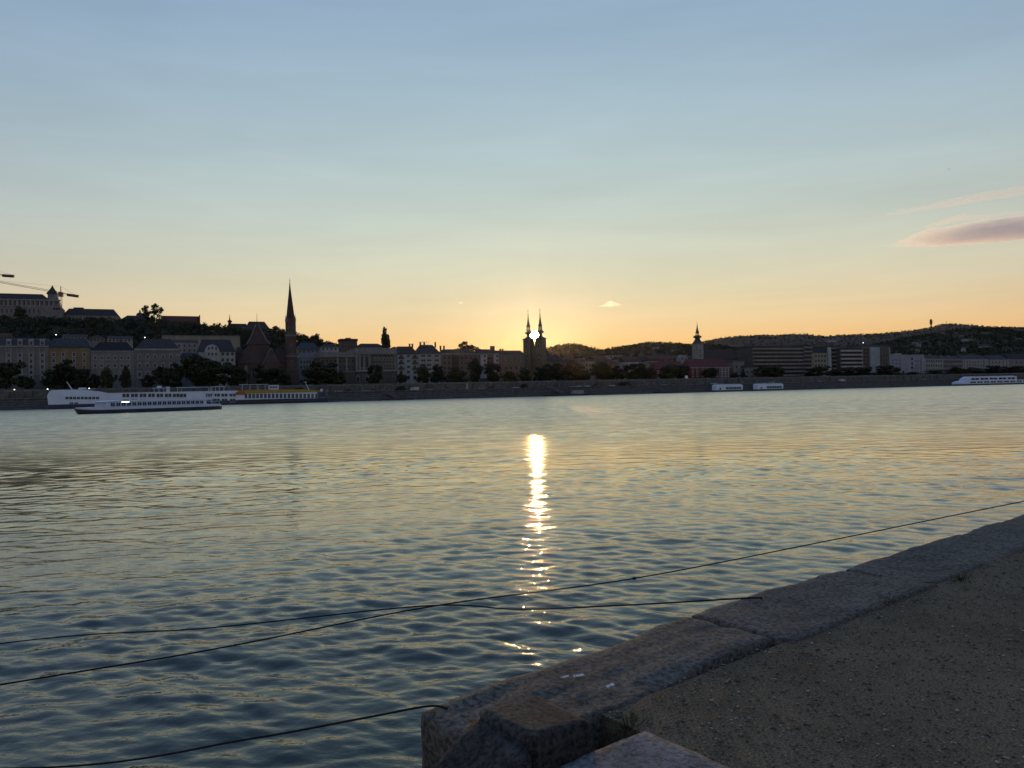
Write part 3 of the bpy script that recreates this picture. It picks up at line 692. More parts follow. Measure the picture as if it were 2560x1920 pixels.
h = House('tenement', 'pale windowed tenement rising behind the arched townhouse', 425, 494, RD+34, 870)
h.wall(h.z(856), 13, W['pale']); h.roof('gable', h.z(849, dd=6), RF['brown']); h.win([436, 448, 461, 474, 486], [864, 876], .9, 1.4, 'plain', GREYT)
h = House('gabled_house', 'white house with a curved front gable and dark roof', 494, 588, RD+18, 890)
h.wall(h.z(880), 14, W['white']); h.roof('hip', h.z(849, dd=7), RF['slate'], inset=3.0); h.win([557, 569, 581], [885], 1.5, 1.8, 'plain', GREYT); h.win([505, 557, 569, 581], [900, 917], 1.3, 1.8, 'plain', GREYT)
mb = MB(); xa, xb = h.x(511, 880), h.x(549, 880); zt = h.z(862); zb = h.z(880)
mb.prism([(xa, zb-8), (xa, zb+.5), (xa+.6, zb+2.2), (xa+1.8, zt-.6), ((xa+xb)/2, zt+.4), (xb-1.8, zt-.6), (xb-.6, zb+2.2), (xb, zb+.5), (xb, zb-8)], -.6, 3); h.part('gable', mb, W['white'])
me = window_mesh('arch', GREYT)
for x, y in ((522, 871), (531, 870), (540, 871), (522, 885), (531, 885), (540, 885)): inst(me, 'window', h.root, (h.x(x, y), -.63, h.z(y, x)-.8), (1.0, 1, 1.6))
h = House('brick_house', 'dark brick house tucked between white gabled house and church', 588.5, 612, RD+24, 890); h.wall(h.z(884), 12, W['dark']); h.roof('hip', h.z(868, dd=6), RF['brown'], inset=2)

# the brick church with the needle spire
def spire_church():
    h = House('spire_church', 'red brick church with tall needle spire and steep patterned roof', 595, 752, 58, 900, cat='church')
    px = bank(h.s0, h.d).y/F
    X = lambda x, y=900: h.x(x, y); Z = lambda y, x: h.z(y, x)
    cx = X(648, 880)
    m = MB(); m.lathe(cx, 11, [(12.6, -.5), (12.6, Z(909, 640))], 10, 0, .31); h.part('apse_wall', m, W['brick'])
    m = MB(); m.lathe(cx, 11, [(13.3, Z(909, 640)+.01), (7.9, Z(868, 640))], 10, 0, .31); h.part('apse_roof', m, RF['brick'])
    for i in range(10):
        a = .31+2*math.pi*i/10
        if math.sin(a) < .55:
            b = MB(); ca, sa = math.cos(a), math.sin(a)
            pts = [(cx+ca*r-sa*t, 11+sa*r+ca*t) for r, t in ((12.3, -.6), (14.2, -.5), (14.2, .5), (12.3, .6))]; b.prismz(pts, -.5, Z(914, 640)); h.part('buttress', b, W['stone'])
            a2 = a+math.pi/10; mi = inst(window_mesh('lancet', W['stone']), 'window', h.root, (cx+math.cos(a2)*12.02, 11+math.sin(a2)*12.02, Z(944, 640)), (1.6, 1, 5.5), a2+math.pi/2)
    m = MB(); m.sq(cx, 11, [(6.3, Z(912, 648)), (6.3, Z(861, 648))]); h.part('drum', m, W['brick'])
    m = MB(); zr = Z(806, 648); ze = Z(860, 648); e = 7.0
    m.add([(cx-e, 11-e, ze), (cx+e, 11-e, ze), (cx+e, 11+e, ze), (cx-e, 11+e, ze), (cx-5.0, 11-5.0, ze+3), (cx+5.0, 11-5.0, ze+3), (cx+5.0, 11+5.0, ze+3), (cx-5.0, 11+5.0, ze+3), (cx-.5, 11, zr), (cx+.5, 11, zr)],
          [(3, 2, 1, 0), (0, 1, 5, 4), (1, 2, 6, 5), (2, 3, 7, 6), (3, 0, 4, 7), (4, 5, 9, 8), (5, 6, 9), (6, 7, 8, 9), (7, 4, 8)])
    rf = h.part('steep_roof', m, RF['brick'])
    m = MB(); m.tube([(cx, 11, zr-.3), (cx, 11, Z(778, 648))], [.22, .06], 6); m.build('finial', DARKT, rf)
    for a, b in (((cx-e, 11-e, ze), (cx-.5, 11, zr)), ((cx+e, 11-e, ze), (cx+.5, 11, zr))):
        m = MB(); a = Vector(a); b = Vector(b); p5 = Vector((a.x*.28+cx*.72+(-.0), 0, 0))
        mid = Vector((cx+(a.x-cx)*5/7, 11-5.0, ze+3)); m.tube([a+Vector((0, -.1, .1)), mid+Vector((0, -.1, .1)), b], .28, 6); m.build('ridge_trim', W['stone'], rf)
    # rose window on the drum front
    m = MB(); rz_ = Z(880, 640); m.add([(cx-1.0+1.6*math.cos(i*.5236), 4.62, rz_+1.6*math.sin(i*.5236)) for i in range(12)]+[(cx-1.0+1.6*math.cos(i*.5236), 4.9, rz_+1.6*math.sin(i*.5236)) for i in range(12)], [list(range(12))]+[(i, (i+1) % 12, 12+(i+1) % 12, 12+i) for i in range(12)]); h.part('rose_window', m, W['stone'])
    # front gable
    gx = X(677, 900); zg = Z(873, 677); zb = Z(913, 677); hw = 5.0
    m = MB(); m.prism([(gx-hw, -.5), (gx-hw, zb), (gx, zg), (gx+hw, zb), (gx+hw, -.5)], -1.4, 9); h.part('gable_wall', m, W['brick'])
    m = MB()
    for sgn in (-1, 1): m.prism([(gx+sgn*(hw+.5), zb-.5), (gx+sgn*(hw+.5), zb+.1), (gx, zg+1.0), (gx, zg+.35)][::sgn], -1.7, 8)
    h.part('gable_coping', m, W['stone'])
    for dx in (-1.6, 1.6): inst(window_mesh('lancet', W['stone']), 'window', h.root, (gx+dx, -1.42, Z(903, 677)), (1.1, 1, 3.2))
    m = MB(); m.hip(X(690), X(722), 3, 16, Z(905, 705), Z(872, 705), .3, 1.0); h.part('nave_roof', m, RF['brick'])
    m = MB(); m.box(X(690)+.3, X(722)-.3, 3.3, 15.7, -.5, Z(905, 705)-.02); h.part('nave_wall', m, W['brick'])
    # tower
    tx = X(730.5, 900); ty = 4.5; w = 2.95
    zs = lambda y: Z(y, 728)
    m = MB(); m.sq(tx, ty, [(w*1.32, -.5), (w*1.32, zs(925)), (w*1.12, zs(922)), (w*1.12, zs(893)), (w, zs(889)), (w, zs(840))]); tw = h.part('tower', m, W['brick'])
    m = MB(); m.sq(tx, ty, [(w*1.05, zs(840)+.004), (w*1.1, zs(838)), (w*1.1, zs(836))]); m.build('string_course', W['stone'], tw)
    m = MB(); m.sq(tx, ty, [(w*1.15, zs(891)), (w*1.15, zs(888.5))]); m.build('string_course', W['stone'], tw)
    m = MB(); m.sq(tx, ty, [(w*.97, zs(836)+.004), (w*.97, zs(797)), (w*.9, zs(796))]); m.build('belfry', W['brick'], tw)
    me = window_mesh('lancet', W['stone'])
    for dx in (-1.2, 1.2): inst(me, 'belfry_opening', tw, (tx+dx, ty-w*.97-.01, zs(833)), (1.0, 1, 4.2))
    for dy in (-1.2, 1.2): inst(me, 'belfry_opening', tw, (tx+w*.97+.01, ty+dy, zs(833)), (1.0, 1, 4.2), math.pi/2)
    inst(me, 'tower_window', tw, (tx, ty-w-.01, zs(885)), (.9, 1, 6.5)); inst(me, 'tower_window', tw, (tx, ty-w*1.12-.01, zs(915)), (1.2, 1, 3.5))
    for sx in (-1, 1):
        for sy in (-1, 1):
            m = MB(); m.lathe(tx+sx*w*.86, ty+sy*w*.86, [(.5, zs(803)), (.55, zs(796)), (.35, zs(795)), (.08, zs(785))], 6); m.build('pinnacle', W['stone'], tw)
    m = MB(); r0 = w*1.0; m.lathe(tx, ty, [(r0, zs(797)), (r0*.86, zs(788)), (r0*.55, zs(757)), (r0*.26, zs(728)), (.22, zs(706)), (.3, zs(704.5)), (.12, zs(703))], 8, 0, math.pi/8); sp = m.build('spire', RF['brick'], tw)
    m = MB(); m.tube([(tx, ty, zs(704)), (tx, ty, zs(692))], [.13, .07], 5); m.box(tx-.5, tx+.5, ty-.07, ty+.07, zs(699), zs(699)+.18); m.build('cross', DARKT, sp)
spire_church()

h = House('pale_block', 'pale blue block with a light flat roof right of the needle spire', 747, 803, 72, 895)
h.wall(h.z(896), 14, W['blue']); h.roof('mansard', h.z(881), RF['pale'], mi=3.0); h.win(auto(750, 800, 7), [905, 918], 1.0, 1.9, 'plain', WHITE)

def academy():
    h = House('academy', 'large stone institute with giant pilasters and a heavy cornice', 800, 991, RD, 900)
    sp = h.x(889)
    h.wall(h.z(886), 26, W['dark'], sp, None); h.wall(h.z(893, 845), 22, W['dark'], None, sp-.01, .9)
    m = MB(); m.box(sp-.4, h.hw+.4, -.9, 26.4, h.z(886)+.01, h.z(881)); m.box(sp-.2, h.hw+.2, -.4, 26.2, h.z(881)+.003, h.z(871)); h.part('cornice', m, W['stone'])
    m = MB(); m.box(-h.hw-.3, sp-.42, .1, 23, h.z(893, 845)+.01, h.z(889, 845)); m.box(-h.hw-.1, sp-.42, .6, 22.6, h.z(889, 845)+.003, h.z(880, 845)); h.part('cornice', m, W['stone'])
    m = MB(); m.hip(sp+1, h.hw-1, 1, 25, h.z(871)+.01, h.z(865), 0, 7); h.part('roof', m, RF['slate'])
    h.pilasters([891.5, 899, 910, 924], h.z(926), h.z(886), W['stone'], 1.5, .7); h.pilasters([989], h.z(926), h.z(886), W['stone'], 1.2, .6)
    h.band(h.z(929), W['pale'], .9, .9, 'ledge', sp, None); h.band(h.z(931, 845), W['stone'], .7, -.1, 'ledge', None, sp-.5)
    h.win([937, 945, 953, 961, 969, 977, 984], [898], 1.1, 2.2, 'arch', W['pale']); h.win([937, 945, 953, 961, 969, 977, 984], [914], 1.1, 2.8, 'arch', W['cream'])
    h.win([904.5, 917], [905], 1.5, 7.5, 'plain', GREYT); h.win([937, 953, 969, 984], [945], 1.4, 2.6, 'arch', GREYT)
    me = window_mesh('plain', GREYT)
    for x in (808, 818, 828, 838, 852, 862, 872, 882):
        for y in (903, 917): inst(me, 'window', h.root, (h.x(x, y), .88, h.z(y, x)-1.1), (1.3, 1, 2.3))
    for x in (845, 867): 
        m = MB(); m.box(h.x(x)-.6, h.x(x)+.6, .3, .896, h.z(930, x), h.z(893, x)); h.part('pilaster', m, W['stone'])
    h.win([895, 917], [947], 2.2, 4.0, 'arch', W['stone'])
academy()
h = House('apartment_house', 'white apartment house with dark balconies beside the institute', 993, 1045, RD, 900)
h.wall(h.z(886), 15, W['blue']); h.roof('hip', h.z(866, dd=7), RF['brown'], inset=2.5); h.win([1021], [890, 903, 917, 930], 1.9, 1.7, 'plain', WHITE); h.win([1003, 1037], [891, 904, 918, 931], 2.0, 2.0, 'plain', WHITE)
h.balconies([1003, 1037], [896, 909.5, 923], 3.4, DARKT); h.chimneys([1033, 1040], h.z(864, dd=7), 1.0); h.win([1003, 1021, 1037], [944], 1.8, 2.4, 'plain', GREYT)
h = House('apartment_house', 'light grey apartment house with wide strip windows', 1045.5, 1103, RD+.4, 900)
h.wall(h.z(886), 15, W['pale']); h.roof('hip', h.z(862, dd=7), RF['slate'], inset=4); h.win([1058, 1073, 1092], [889.5, 901, 912, 923], 3.0, 1.5, 'plain', WHITE); h.chimneys([1060, 1070, 1098], h.z(863, dd=7), 1.8)
h.band(h.z(887), W['white'], .5, .3); h.win([1058, 1073, 1092], [938], 2.6, 2.4, 'plain', GREYT)
for xx in (-3.0, -1.8, 0, 1.4):
    mb = MB(); mb.tube([(xx, 7, h.z(864, dd=7)), (xx, 7, h.z(853, dd=7))], .06, 4); mb.tube([(xx-.7, 7, h.z(854.5, dd=7)), (xx+.7, 7, h.z(854.5, dd=7))], .05, 4); h.part('antenna', mb, DARKT)
h = House('brown_house', 'brown brick apartment block with dark bay windows behind plane trees', 1103.5, 1199, RD, 900)
h.wall(h.z(886), 15, W['brown']); h.roof('hip', h.z(873, dd=7), RF['slate'], inset=4); h.band(h.z(887), W['stone'], .9, .6); h.win([1112, 1122, 1155, 1166, 1177, 1190], [895, 907, 920, 932], 1.3, 1.8, 'plain', W['stone'])
for y in (895, 908, 921):
    mb = MB(); xx = h.x(1139, y); zz = h.z(y, 1139); mb.box(xx-2.1, xx+2.1, -1.5, -.004, zz-1.5, zz+1.5); h.part('bay', mb, DARKT); inst(window_mesh('plain', W['stone']), 'window', h.root, (xx, -1.52, zz-.9), (2.6, 1, 1.9))
h.chimneys([1097+14, 1106+14], h.z(872, dd=7), 1.8); h.win([1112, 1130, 1150, 1177], [946], 1.8, 2.4, 'plain', DARKT)
h = House('apartment_house', 'pale lilac apartment house with two white window bays', 1199.5, 1247, RD-.3, 900)
h.wall(h.z(885), 15, W['brown']); h.roof('hip', h.z(873, dd=7), RF['slate'], inset=1.5); h.band(h.z(886), W['stone'], .6, .5)
for a, b in ((1200, 1217), (1233, 1246)):
    mb = MB(); mb.box(h.x(a), h.x(b), -1.0, -.004, h.z(946), h.z(887)); h.part('bay', mb, W['lilac'])
    me = window_mesh('plain', WHITE)
    for y in (891, 901.5, 912, 922.5, 933): inst(me, 'window', h.root, (h.x((a+b)/2+2, y), -1.02, h.z(y, (a+b)/2)-.8), (1.5, 1, 1.7))
h.balconies([1225], [897, 908, 919], 3.2, DARKT); h.chimneys([1242], h.z(873, dd=7), 2.0, 3.2)
h = House('brown_house', 'brown house with small pale windows just left of the twin towers', 1247.5, 1311, RD, 900)
h.wall(h.z(886), 15, W['brown']); h.roof('gable', h.z(876, dd=7), RF['brown']); h.win([1252, 1265, 1278, 1291, 1303], [893, 905], 1.1, 2.1, 'arch', W['cream']); h.win([1252, 1265, 1278, 1291, 1303], [920, 935], 1.2, 2.0, 'plain', W['stone']); h.chimneys([1262, 1268], h.z(876, dd=7), .9)

# the twin towered church in front of the sun
def twin_church():
    d = 62; h = House('twin_towered_church', 'twin towered church with the setting sun between its spires', 1308, 1367, d, 880, cat='church', rz=-.6)
    h.root.location = bank(s_pix(1337, 880, d), d, h.base)
    Zp = lambda y: h.z(y, 1337); D = 10.25/2
    for sx in (-1, 1):
        cx = sx*D; zo = 0
        m = MB(); w = 2.9; m.sq(cx, 0, [(w*1.05, -.5), (w*1.05, Zp(888)), (w*1.12, Zp(887.5)), (w*1.12, Zp(886)), (w, Zp(885.5)), (w, Zp(850)), (w*1.1, Zp(849)), (w*1.14, Zp(846.5))]); tw = h.part('tower', m, W['tan'])
        m = MB(); m.lathe(cx, 0, [(w*1.30, Zp(846.5)+.01), (w*1.0, Zp(844.5)), (w*.56, Zp(842)), (w*.44, Zp(839)), (w*.42, Zp(835)), (w*.72, Zp(833.5)), (w*.90, Zp(832)), (w*.84, Zp(830)), (w*.66, Zp(828)), (w*.50, Zp(826.5))], 8, 0, math.pi/8); m.build('onion_roof', RF['copper'], tw)
        m = MB()
        for i in range(6):
            a = i*math.pi/3+.3; m.tube([(cx+1.32*math.cos(a), 1.32*math.sin(a), Zp(827)), (cx+1.05*math.cos(a), 1.05*math.sin(a), Zp(815.5))], .24, 5)
        m.build('lantern', RF['copper'], tw)
        m = MB(); m.lathe(cx, 0, [(1.5, Zp(816.5)), (1.62, Zp(815)), (1.25, Zp(812)), (.8, Zp(805)), (.42, Zp(796)), (.22, Zp(787)), (.34, Zp(786)), (.1, Zp(784))], 8); m.build('spire', RF['copper'], tw)
        m = MB(); m.tube([(cx, 0, Zp(786)), (cx, 0, Zp(772.5))], [.13, .08], 5); m.box(cx-.55, cx+.55, -.08, .08, Zp(777), Zp(777)+.2); m.build('cross', DARKT, tw)
        me = window_mesh('arch', W['pale'])
        for y, hg in ((872, 3.6), (905, 3.0), (930, 3.0)): inst(me, 'window', tw, (cx, -w*(1.0 if y < 886 else 1.05)-.02, Zp(y)), (1.6, 1, hg))
        inst(me, 'window', tw, (cx+w+.02, 0, Zp(872)), (1.6, 1, 3.6), math.pi/2)
    m = MB(); m.box(-D+2.7, D-2.7, -1.6, 5, -.5, Zp(868)); m.prism([(-D+2.7, Zp(868)+.01), (0, Zp(861)), (D-2.7, Zp(868)+.01)], -1.4, 4); h.part('gable', m, W['tan'])  # gable raised between the towers to keep low sun off the far water
    m = MB(); m.box(-D-1.5, D+1.5, 3.0, 34, -.5, Zp(903)); h.part('nave_wall', m, W['tan'])
    m = MB(); m.hip(-D-1.5, D+1.5, 3.0, 34, Zp(903)+.01, Zp(889), .4, 5); h.part('nave_roof', m, RF['brown'])
    inst(window_mesh('arch', W['pale']), 'portal', h.root, (0, -1.63, .2), (2.6, 1, 5))
twin_church()

h = House('market_hall', 'broad low pitched hall roof right of the twin towers', 1369, 1412, 70, 910)
h.wall(h.z(916), 18, W['brown']); h.roof('gable', h.z(899, dd=9), RF['brown']); h.win(auto(1370, 1411, 5), [928], 1.6, 3, 'arch', W['stone'])
h = House('kiosk', 'small pale kiosk on the street below the twin towers', 1344, 1362, 30, 945)
h.wall(h.z(940), 4, W['cream']); h.roof('flat', h.z(938), W['stone'], .3); h.win([1349, 1356], [946], 1.0, 1.5, 'plain', DARKT)
SM = [  # name, label, xa, xb, d, eave, ridge, wall, roof, kind, ncols, rows
 ('brown_house', 'plain brown house with flat top behind the big linden trees', 1413, 1456, 84, 900, 890, 'brown', 'brown', 'hip', 4, [910, 924]),
 ('grey_house', 'grey house with dark flat roof above the linden trees', 1456.5, 1462, 66, 894, 890, 'grey', 'dark', 'flat', 1, [905, 920]),
 ('narrow_house', 'narrow pale house front between dark trees right of the twin towers', 1462.5, 1486, RD+4, 904, 899, 'cream', 'brown', 'hip', 3, [912, 924, 936]),
 ('grey_house', 'dim grey house with a long brown roof left of the small red roof', 1486.5, 1518, 70, 897, 890, 'brown', 'brown', 'gable', 3, [906, 918]),
 ('small_house', 'small house with a deep red brown roof among trees', 1518.5, 1546, 62, 909, 898, 'tan', 'red', 'hip', 2, [917]),
 ('villa', 'pale villa block high behind the small red roof', 1524, 1556, 120, 888, 883, 'pale', 'brown', 'flat', 4, [893]),
 ('small_house', 'pale side house standing left of the long dark roof', 1546.5, 1562, 72, 899, 893, 'pale', 'slate', 'hip', 2, [908, 920]),
 ('long_house', 'white gabled house with long dark red roof above round trees', 1562.5, 1619, 64, 905, 891, 'white', 'brick', 'gable', 6, [913]),
 ('white_house', 'cream house with tall slit windows beside the long dark roof', 1619.5, 1648, 58, 902, 899, 'cream', 'slate', 'flat', 5, [908, 920]),
 ('red_roofed_house', 'wide house under a big dull red roof left of the friary', 1637, 1723, RD+2, 922, 904, 'redwall', 'red', 'hip', 6, [930, 942]),
 ('red_roofed_house', 'long red roof ridge behind the dull red roofed house', 1622, 1735, 92, 896, 889, 'brown', 'red', 'gable', 8, [901]),
 ('grey_house', 'pale grey blank house right of the red friary', 1833, 1861, RD+6, 904, 901, 'stone', 'grey', 'flat', 2, [917, 932]),
 ('slate_house', 'low house with dark slate roof before the banded office', 1861.5, 1898, RD+2, 919, 906, 'stone', 'slate', 'hip', 3, [930, 942]),
 ('small_house', 'grey attic house peeping up left of the banded office', 1850, 1882, 92, 889, 883, 'stone', 'slate', 'hip', 4, [894]),
]
def simple(row):
    n, lab, xa, xb, d, ye, yr, wl_, rf, kind, nc, rows = row
    h = House(n, lab, xa, xb, d, ye); h.wall(h.z(ye), 13, W[wl_]); h.roof(kind, h.z(yr, dd=0 if kind == 'flat' else 6.5), RF[rf])
    h.win(auto(xa+1, xb-1, nc), rows, min(1.4, .5*(h.hw*2)/nc), 1.9, 'rect' if wl_ == 'redwall' else 'plain', WHITE if wl_ == 'redwall' else GREYT); return h
for row in SM: simple(row)

def friary():
    h = House('friary', 'low red walled friary with white framed windows and red roof', 1724, 1828, RD, 920)
    h.wall(h.z(918), 14, W['redwall']); h.roof('hip', h.z(898, dd=7), RF['red'], inset=3); h.band(h.z(919), WHITE, .4, .35)
    h.win([1732, 1743, 1757, 1766, 1775, 1784, 1792, 1800, 1808, 1817], [924], 1.3, 2.6); h.win([1732, 1743, 1757, 1766, 1775, 1784, 1792, 1800, 1808, 1817], [937], 1.2, 2.4)
    h.pilasters([1804.5, 1812.5, 1821], 1, h.z(919), WHITE, .9, .3)
    h = House('baroque_church', 'baroque church with a single slender bulbed tower and long red roof', 1735, 1850, 80, 890, cat='church')
    h.wall(h.z(899), 16, W['stone'], h.x(1764)); h.part('nave_roof', MB().hip(h.x(1764), h.hw, 0, 16, h.z(899)+.01, h.z(873, dd=8), .5, 3), RF['brick'])
    cx = h.x(1750, 880); w = 3.3; Zp = lambda y: h.z(y, 1749)
    m = MB(); m.sq(cx, 3, [(w*1.02, -.5), (w*1.02, Zp(898)), (w*1.12, Zp(897)), (w*1.12, Zp(895.5)), (w, Zp(895)), (w, Zp(862)), (w*1.12, Zp(861)), (w*1.15, Zp(859))]); tw = h.part('tower', m, W['pale'])
    m = MB(); m.lathe(cx, 3, [(w*1.36, Zp(859)+.01), (w*1.15, Zp(855)), (w*.82, Zp(851)), (w*.66, Zp(847.5)), (w*.64, Zp(845)), (w*.98, Zp(843.5)), (w*1.15, Zp(842)), (w*.95, Zp(840)), (w*.62, Zp(837.5))], 8, 0, math.pi/8); m.build('bulb_roof', RF['copper'], tw)
    m = MB()
    for i in range(6): m.tube([(cx+1.35*math.cos(i*1.047), 3+1.35*math.sin(i*1.047), Zp(838)), (cx+1.1*math.cos(i*1.047), 3+1.1*math.sin(i*1.047), Zp(831.5))], .25, 5)
    m.build('lantern', RF['copper'], tw)
    m = MB(); m.lathe(cx, 3, [(1.7, Zp(832.5)), (1.5, Zp(831)), (.85, Zp(824)), (.4, Zp(816)), (.15, Zp(808))], 8); m.build('spire', RF['copper'], tw)
    m = MB(); m.tube([(cx, 3, Zp(809)), (cx, 3, Zp(803))], [.12, .07], 5); m.build('cross', DARKT, tw)
    me = window_mesh('arch', W['white'])
    for y in (880, 893): inst(me, 'window', tw, (cx, 3-w*1.01-.02, Zp(y)), (1.6, 1, 3.0))
    inst(me, 'window', tw, (cx-w-.02, 3, Zp(880)), (1.6, 1, 3.0), -math.pi/2)
    for k, x in enumerate((1706, 1716)):
        g = House('gable_front', ('left' if k == 0 else 'right')+'most of two small stepped white gables below the baroque tower', x-5, x+4, 84, 893); g.wall(g.z(895), 6, W['pale']); g.part('gable', MB().prism([(-g.hw, g.z(895)+.01), (0, g.z(887)), (g.hw, g.z(895)+.01)], 0, 5), W['pale']); g.win([x-.5], [897], .8, 1.4, 'plain', GREYT)
friary()
def banded(label, xa, xb, ys, d, wallc, bandc, ribs=0, name='office_block'):
    """ys: rows of the spandrel bands, top first"""
    h = House(name, label, xa, xb, d, ys[0]); zt = h.z(ys[0]-2); h.wall(zt, 18, W[wallc])
    for i, y in enumerate(ys):
        z = h.z(y); m = MB(); m.box(-h.hw-.2, h.hw+.2, -1.1, -.004, z-1.0, z+.35); h.part('spandrel', m, W[bandc])
        if i < len(ys)-1:
            z2 = h.z(ys[i+1])
            for k in range(max(3, int(h.hw*2/4.5))):
                x0 = -h.hw+.3+k*(h.hw*2-.6)/max(3, int(h.hw*2/4.5)); ww = (h.hw*2-.6)/max(3, int(h.hw*2/4.5))-.25
                inst(window_mesh('plain', DARKT), 'window', h.root, (x0+ww/2, -.012, z2+.4), (ww, 1, max(.6, z-1.1-z2-.4)))
    h.roof('flat', zt+1.2, RF['slate'], .1); return h
banded('long stepped office block with pale horizontal bands above the bank', 1882, 2008, [871, 880.5, 890, 899.5, 909, 918.5, 928, 937.5], RD+2, 'dark', 'concrete')
h = banded('set back office wing with a gridded grey front', 2008.5, 2028, [868, 878, 888, 898, 908, 918, 928], RD+1, 'grey', 'stone')
h = House('beige_house', 'beige hipped roof house beside a blank white side wall', 2030, 2077, RD+3, 890)
h.wall(h.z(882), 14, W['cream']); h.roof('hip', h.z(868, dd=7), RF['dark'], inset=5); h.win(auto(2036, 2066, 4), [890, 902, 914], 1.5, 2.0, 'plain', GREYT)
m = MB(); m.box(h.x(2069), h.x(2077), -1.0, -.004, -.4, h.z(868)); h.part('side_wall', m, W['white'])
banded('narrow dark balcony block between beige house and banded block', 2079, 2099, [870, 880, 890, 900, 910, 920, 930], RD+5, 'dark', 'grey', name='balcony_block')
banded('dark framed block with five broad white bands', 2101, 2154, [876, 886, 896, 906, 915.5, 927], RD, 'dark', 'white', name='banded_block')
h = House('tower_block', 'slab block with blank white centre panel and dark balconies both sides', 2154.5, 2223, RD+1, 890)
h.wall(h.z(866), 16, W['brown']); h.roof('flat', h.z(862), RF['copper'], .3)
m = MB(); m.box(h.x(2173), h.x(2197), -1.4, -.004, -.4, h.z(868)); h.part('centre_panel', m, W['blue'])
h.balconies([2162, 2168], [875, 884, 893, 902, 911], 2.0, W['dark']); h.balconies([2203, 2209.5, 2216], [876, 886, 896, 906, 916], 1.9, W['grey']); h.win([2162, 2168], [872, 881, 890, 899, 908], 1.2, 1.6, 'plain', W['cream']); h.win([2203, 2209.5, 2216], [873, 883, 893, 903, 913], 1.2, 1.6, 'plain', W['grey'])
h.part('white_post', MB().box(h.hw-1.0, h.hw, -1.3, -.004, -.4, h.z(868)), W['pale'])
h = House('modern_block', 'pale bluish modern block with scattered square windows', 2223.5, 2311, RD, 900)
h.wall(h.z(888), 16, W['lilac']); h.roof('flat', h.z(886.5), W['pale'], .15); h.win([2232, 2240, 2250], [900, 909, 918], 1.4, 1.5, 'plain', WHITE); h.win([2280], [897, 909, 919], 1.7, 1.9, 'plain', DARKT); h.win([2290, 2296, 2302], [902, 912, 920, 930], 1.1, 1.5, 'plain', WHITE); h.win([2245, 2258], [930], 2, 2, 'plain', GREYT)
h.part('step_wing', MB().box(h.x(2302), h.hw+.3, -.8, -.004, -.4, h.z(896)), W['blue']); h.part('roof_hut', MB().box(h.x(2249), h.x(2264), 4, 9, h.z(886.5)+.01, h.z(883)), W['white'])
RR = [('terrace_house', 'striped terrace house with dark bays right of the modern block', 2312, 2358, 897, 888, 'pale', 'brown', 7, [903, 914, 925]),
      ('terrace_house', 'long low terrace front with dense small windows', 2358.5, 2406, 898, 890, 'stone', 'slate', 10, [904, 915]),
      ('gate_house', 'symmetric pale house with bright end bays and dark mansard', 2406.5, 2471, 898, 887, 'pale', 'slate', 9, [905, 913]),
      ('plain_house', 'plain pale house wall rising over dark trees near the right edge', 2475, 2523, 899, 888, 'pale', 'slate', 5, [906, 915]),
      ('end_house', 'grey house cut off by the right edge of the view', 2523.5, 2590, 899, 884, 'stone', 'dark', 6, [906, 917])]
for n, lab, xa, xb, ye, yr, wl_, rf, nc, rows in RR:
    h = House(n, lab, xa, xb, RD, ye); h.wall(h.z(ye), 14, W[wl_]); h.roof('hip', h.z(yr, dd=7), RF[rf], inset=3); h.win(auto(xa+2, xb-2, nc), rows+[927, 937], 1.25, 1.9, 'plain', GREYT if n != 'gate_house' else WHITE); h.band(h.z(ye+1), WHITE, .4, .35)
    if n == 'gate_house': h.pilasters([2408, 2413, 2416, 2462, 2466, 2470], 1, h.z(ye+1), WHITE, .8, .4)
    if n == 'terrace_house': h.chimneys([xa+12, xa+30], h.z(yr+2, dd=7), 1.2, 1.2, None, W['pale'])
# ------------------------------------------------------------------ castle hill
HB = [ # houses on the slope: name,label,xa,xb,d,eave,ridge,wall,roof,kind,ncols,rows
 ('slope_house', 'red brown roof of a house below the palace at the left edge', -20, 24, 96, 842, 833, 'brown', 'red', 'gable', 3, [846]),
 ('slope_house', 'pale low houses wall under the palace trees', 156, 214, 100, 842, 836, 'pale', 'brown', 'gable', 6, [846]),
 ('slope_house', 'dim house with brown roof behind the dark hipped townhouse', 222, 262, 104, 845, 838, 'stone', 'brown', 'hip', 4, [849]),
 ('slope_house', 'dim slate house behind the arched townhouse roof', 268, 330, 104, 847, 840, 'pale', 'slate', 'gable', 6, [851]),
 ('slope_house', 'dark blue roofed house right of the needle spire', 742, 800, 104, 874, 857, 'stone', 'blue', 'hip', 5, [879]),
 ('slope_house', 'small white house on the slope behind the institute', 801, 846, 112, 868, 861, 'white', 'slate', 'hip', 4, [872]),
 ('ruined_house', 'flat topped dark mansion against the sky above the institute', 852, 893, 130, 853, 847, 'brown', 'dark', 'flat', 5, [858, 866]),
 ('slope_house', 'long low roof falling right of the flat topped mansion', 893.5, 960, 118, 866, 859, 'brown', 'brown', 'hip', 6, [870]),
 ('slope_house', 'long dark roof just right of the lone poplar', 976, 1004, 100, 872, 867, 'brown', 'dark', 'hip', 3, [876]),
]
for n, lab, xa, xb, d, ye, yr, wl_, rf, kind, nc, rows in HB:
    h = House(n, lab, xa, xb, d, ye, base='hill'); h.wall(h.z(ye), 10, W[wl_]); h.roof(kind, h.z(yr, dd=0 if kind == 'flat' else 5), RF[rf]); h.win(auto(xa+2, xb-2, nc), rows, 1.0, 1.4, 'plain', GREYT)
    if n == 'ruined_house':
        h.part('parapet', MB().box(h.x(868), h.x(880), 2, 6, h.z(847)+.01, h.z(844)), W['brown'])
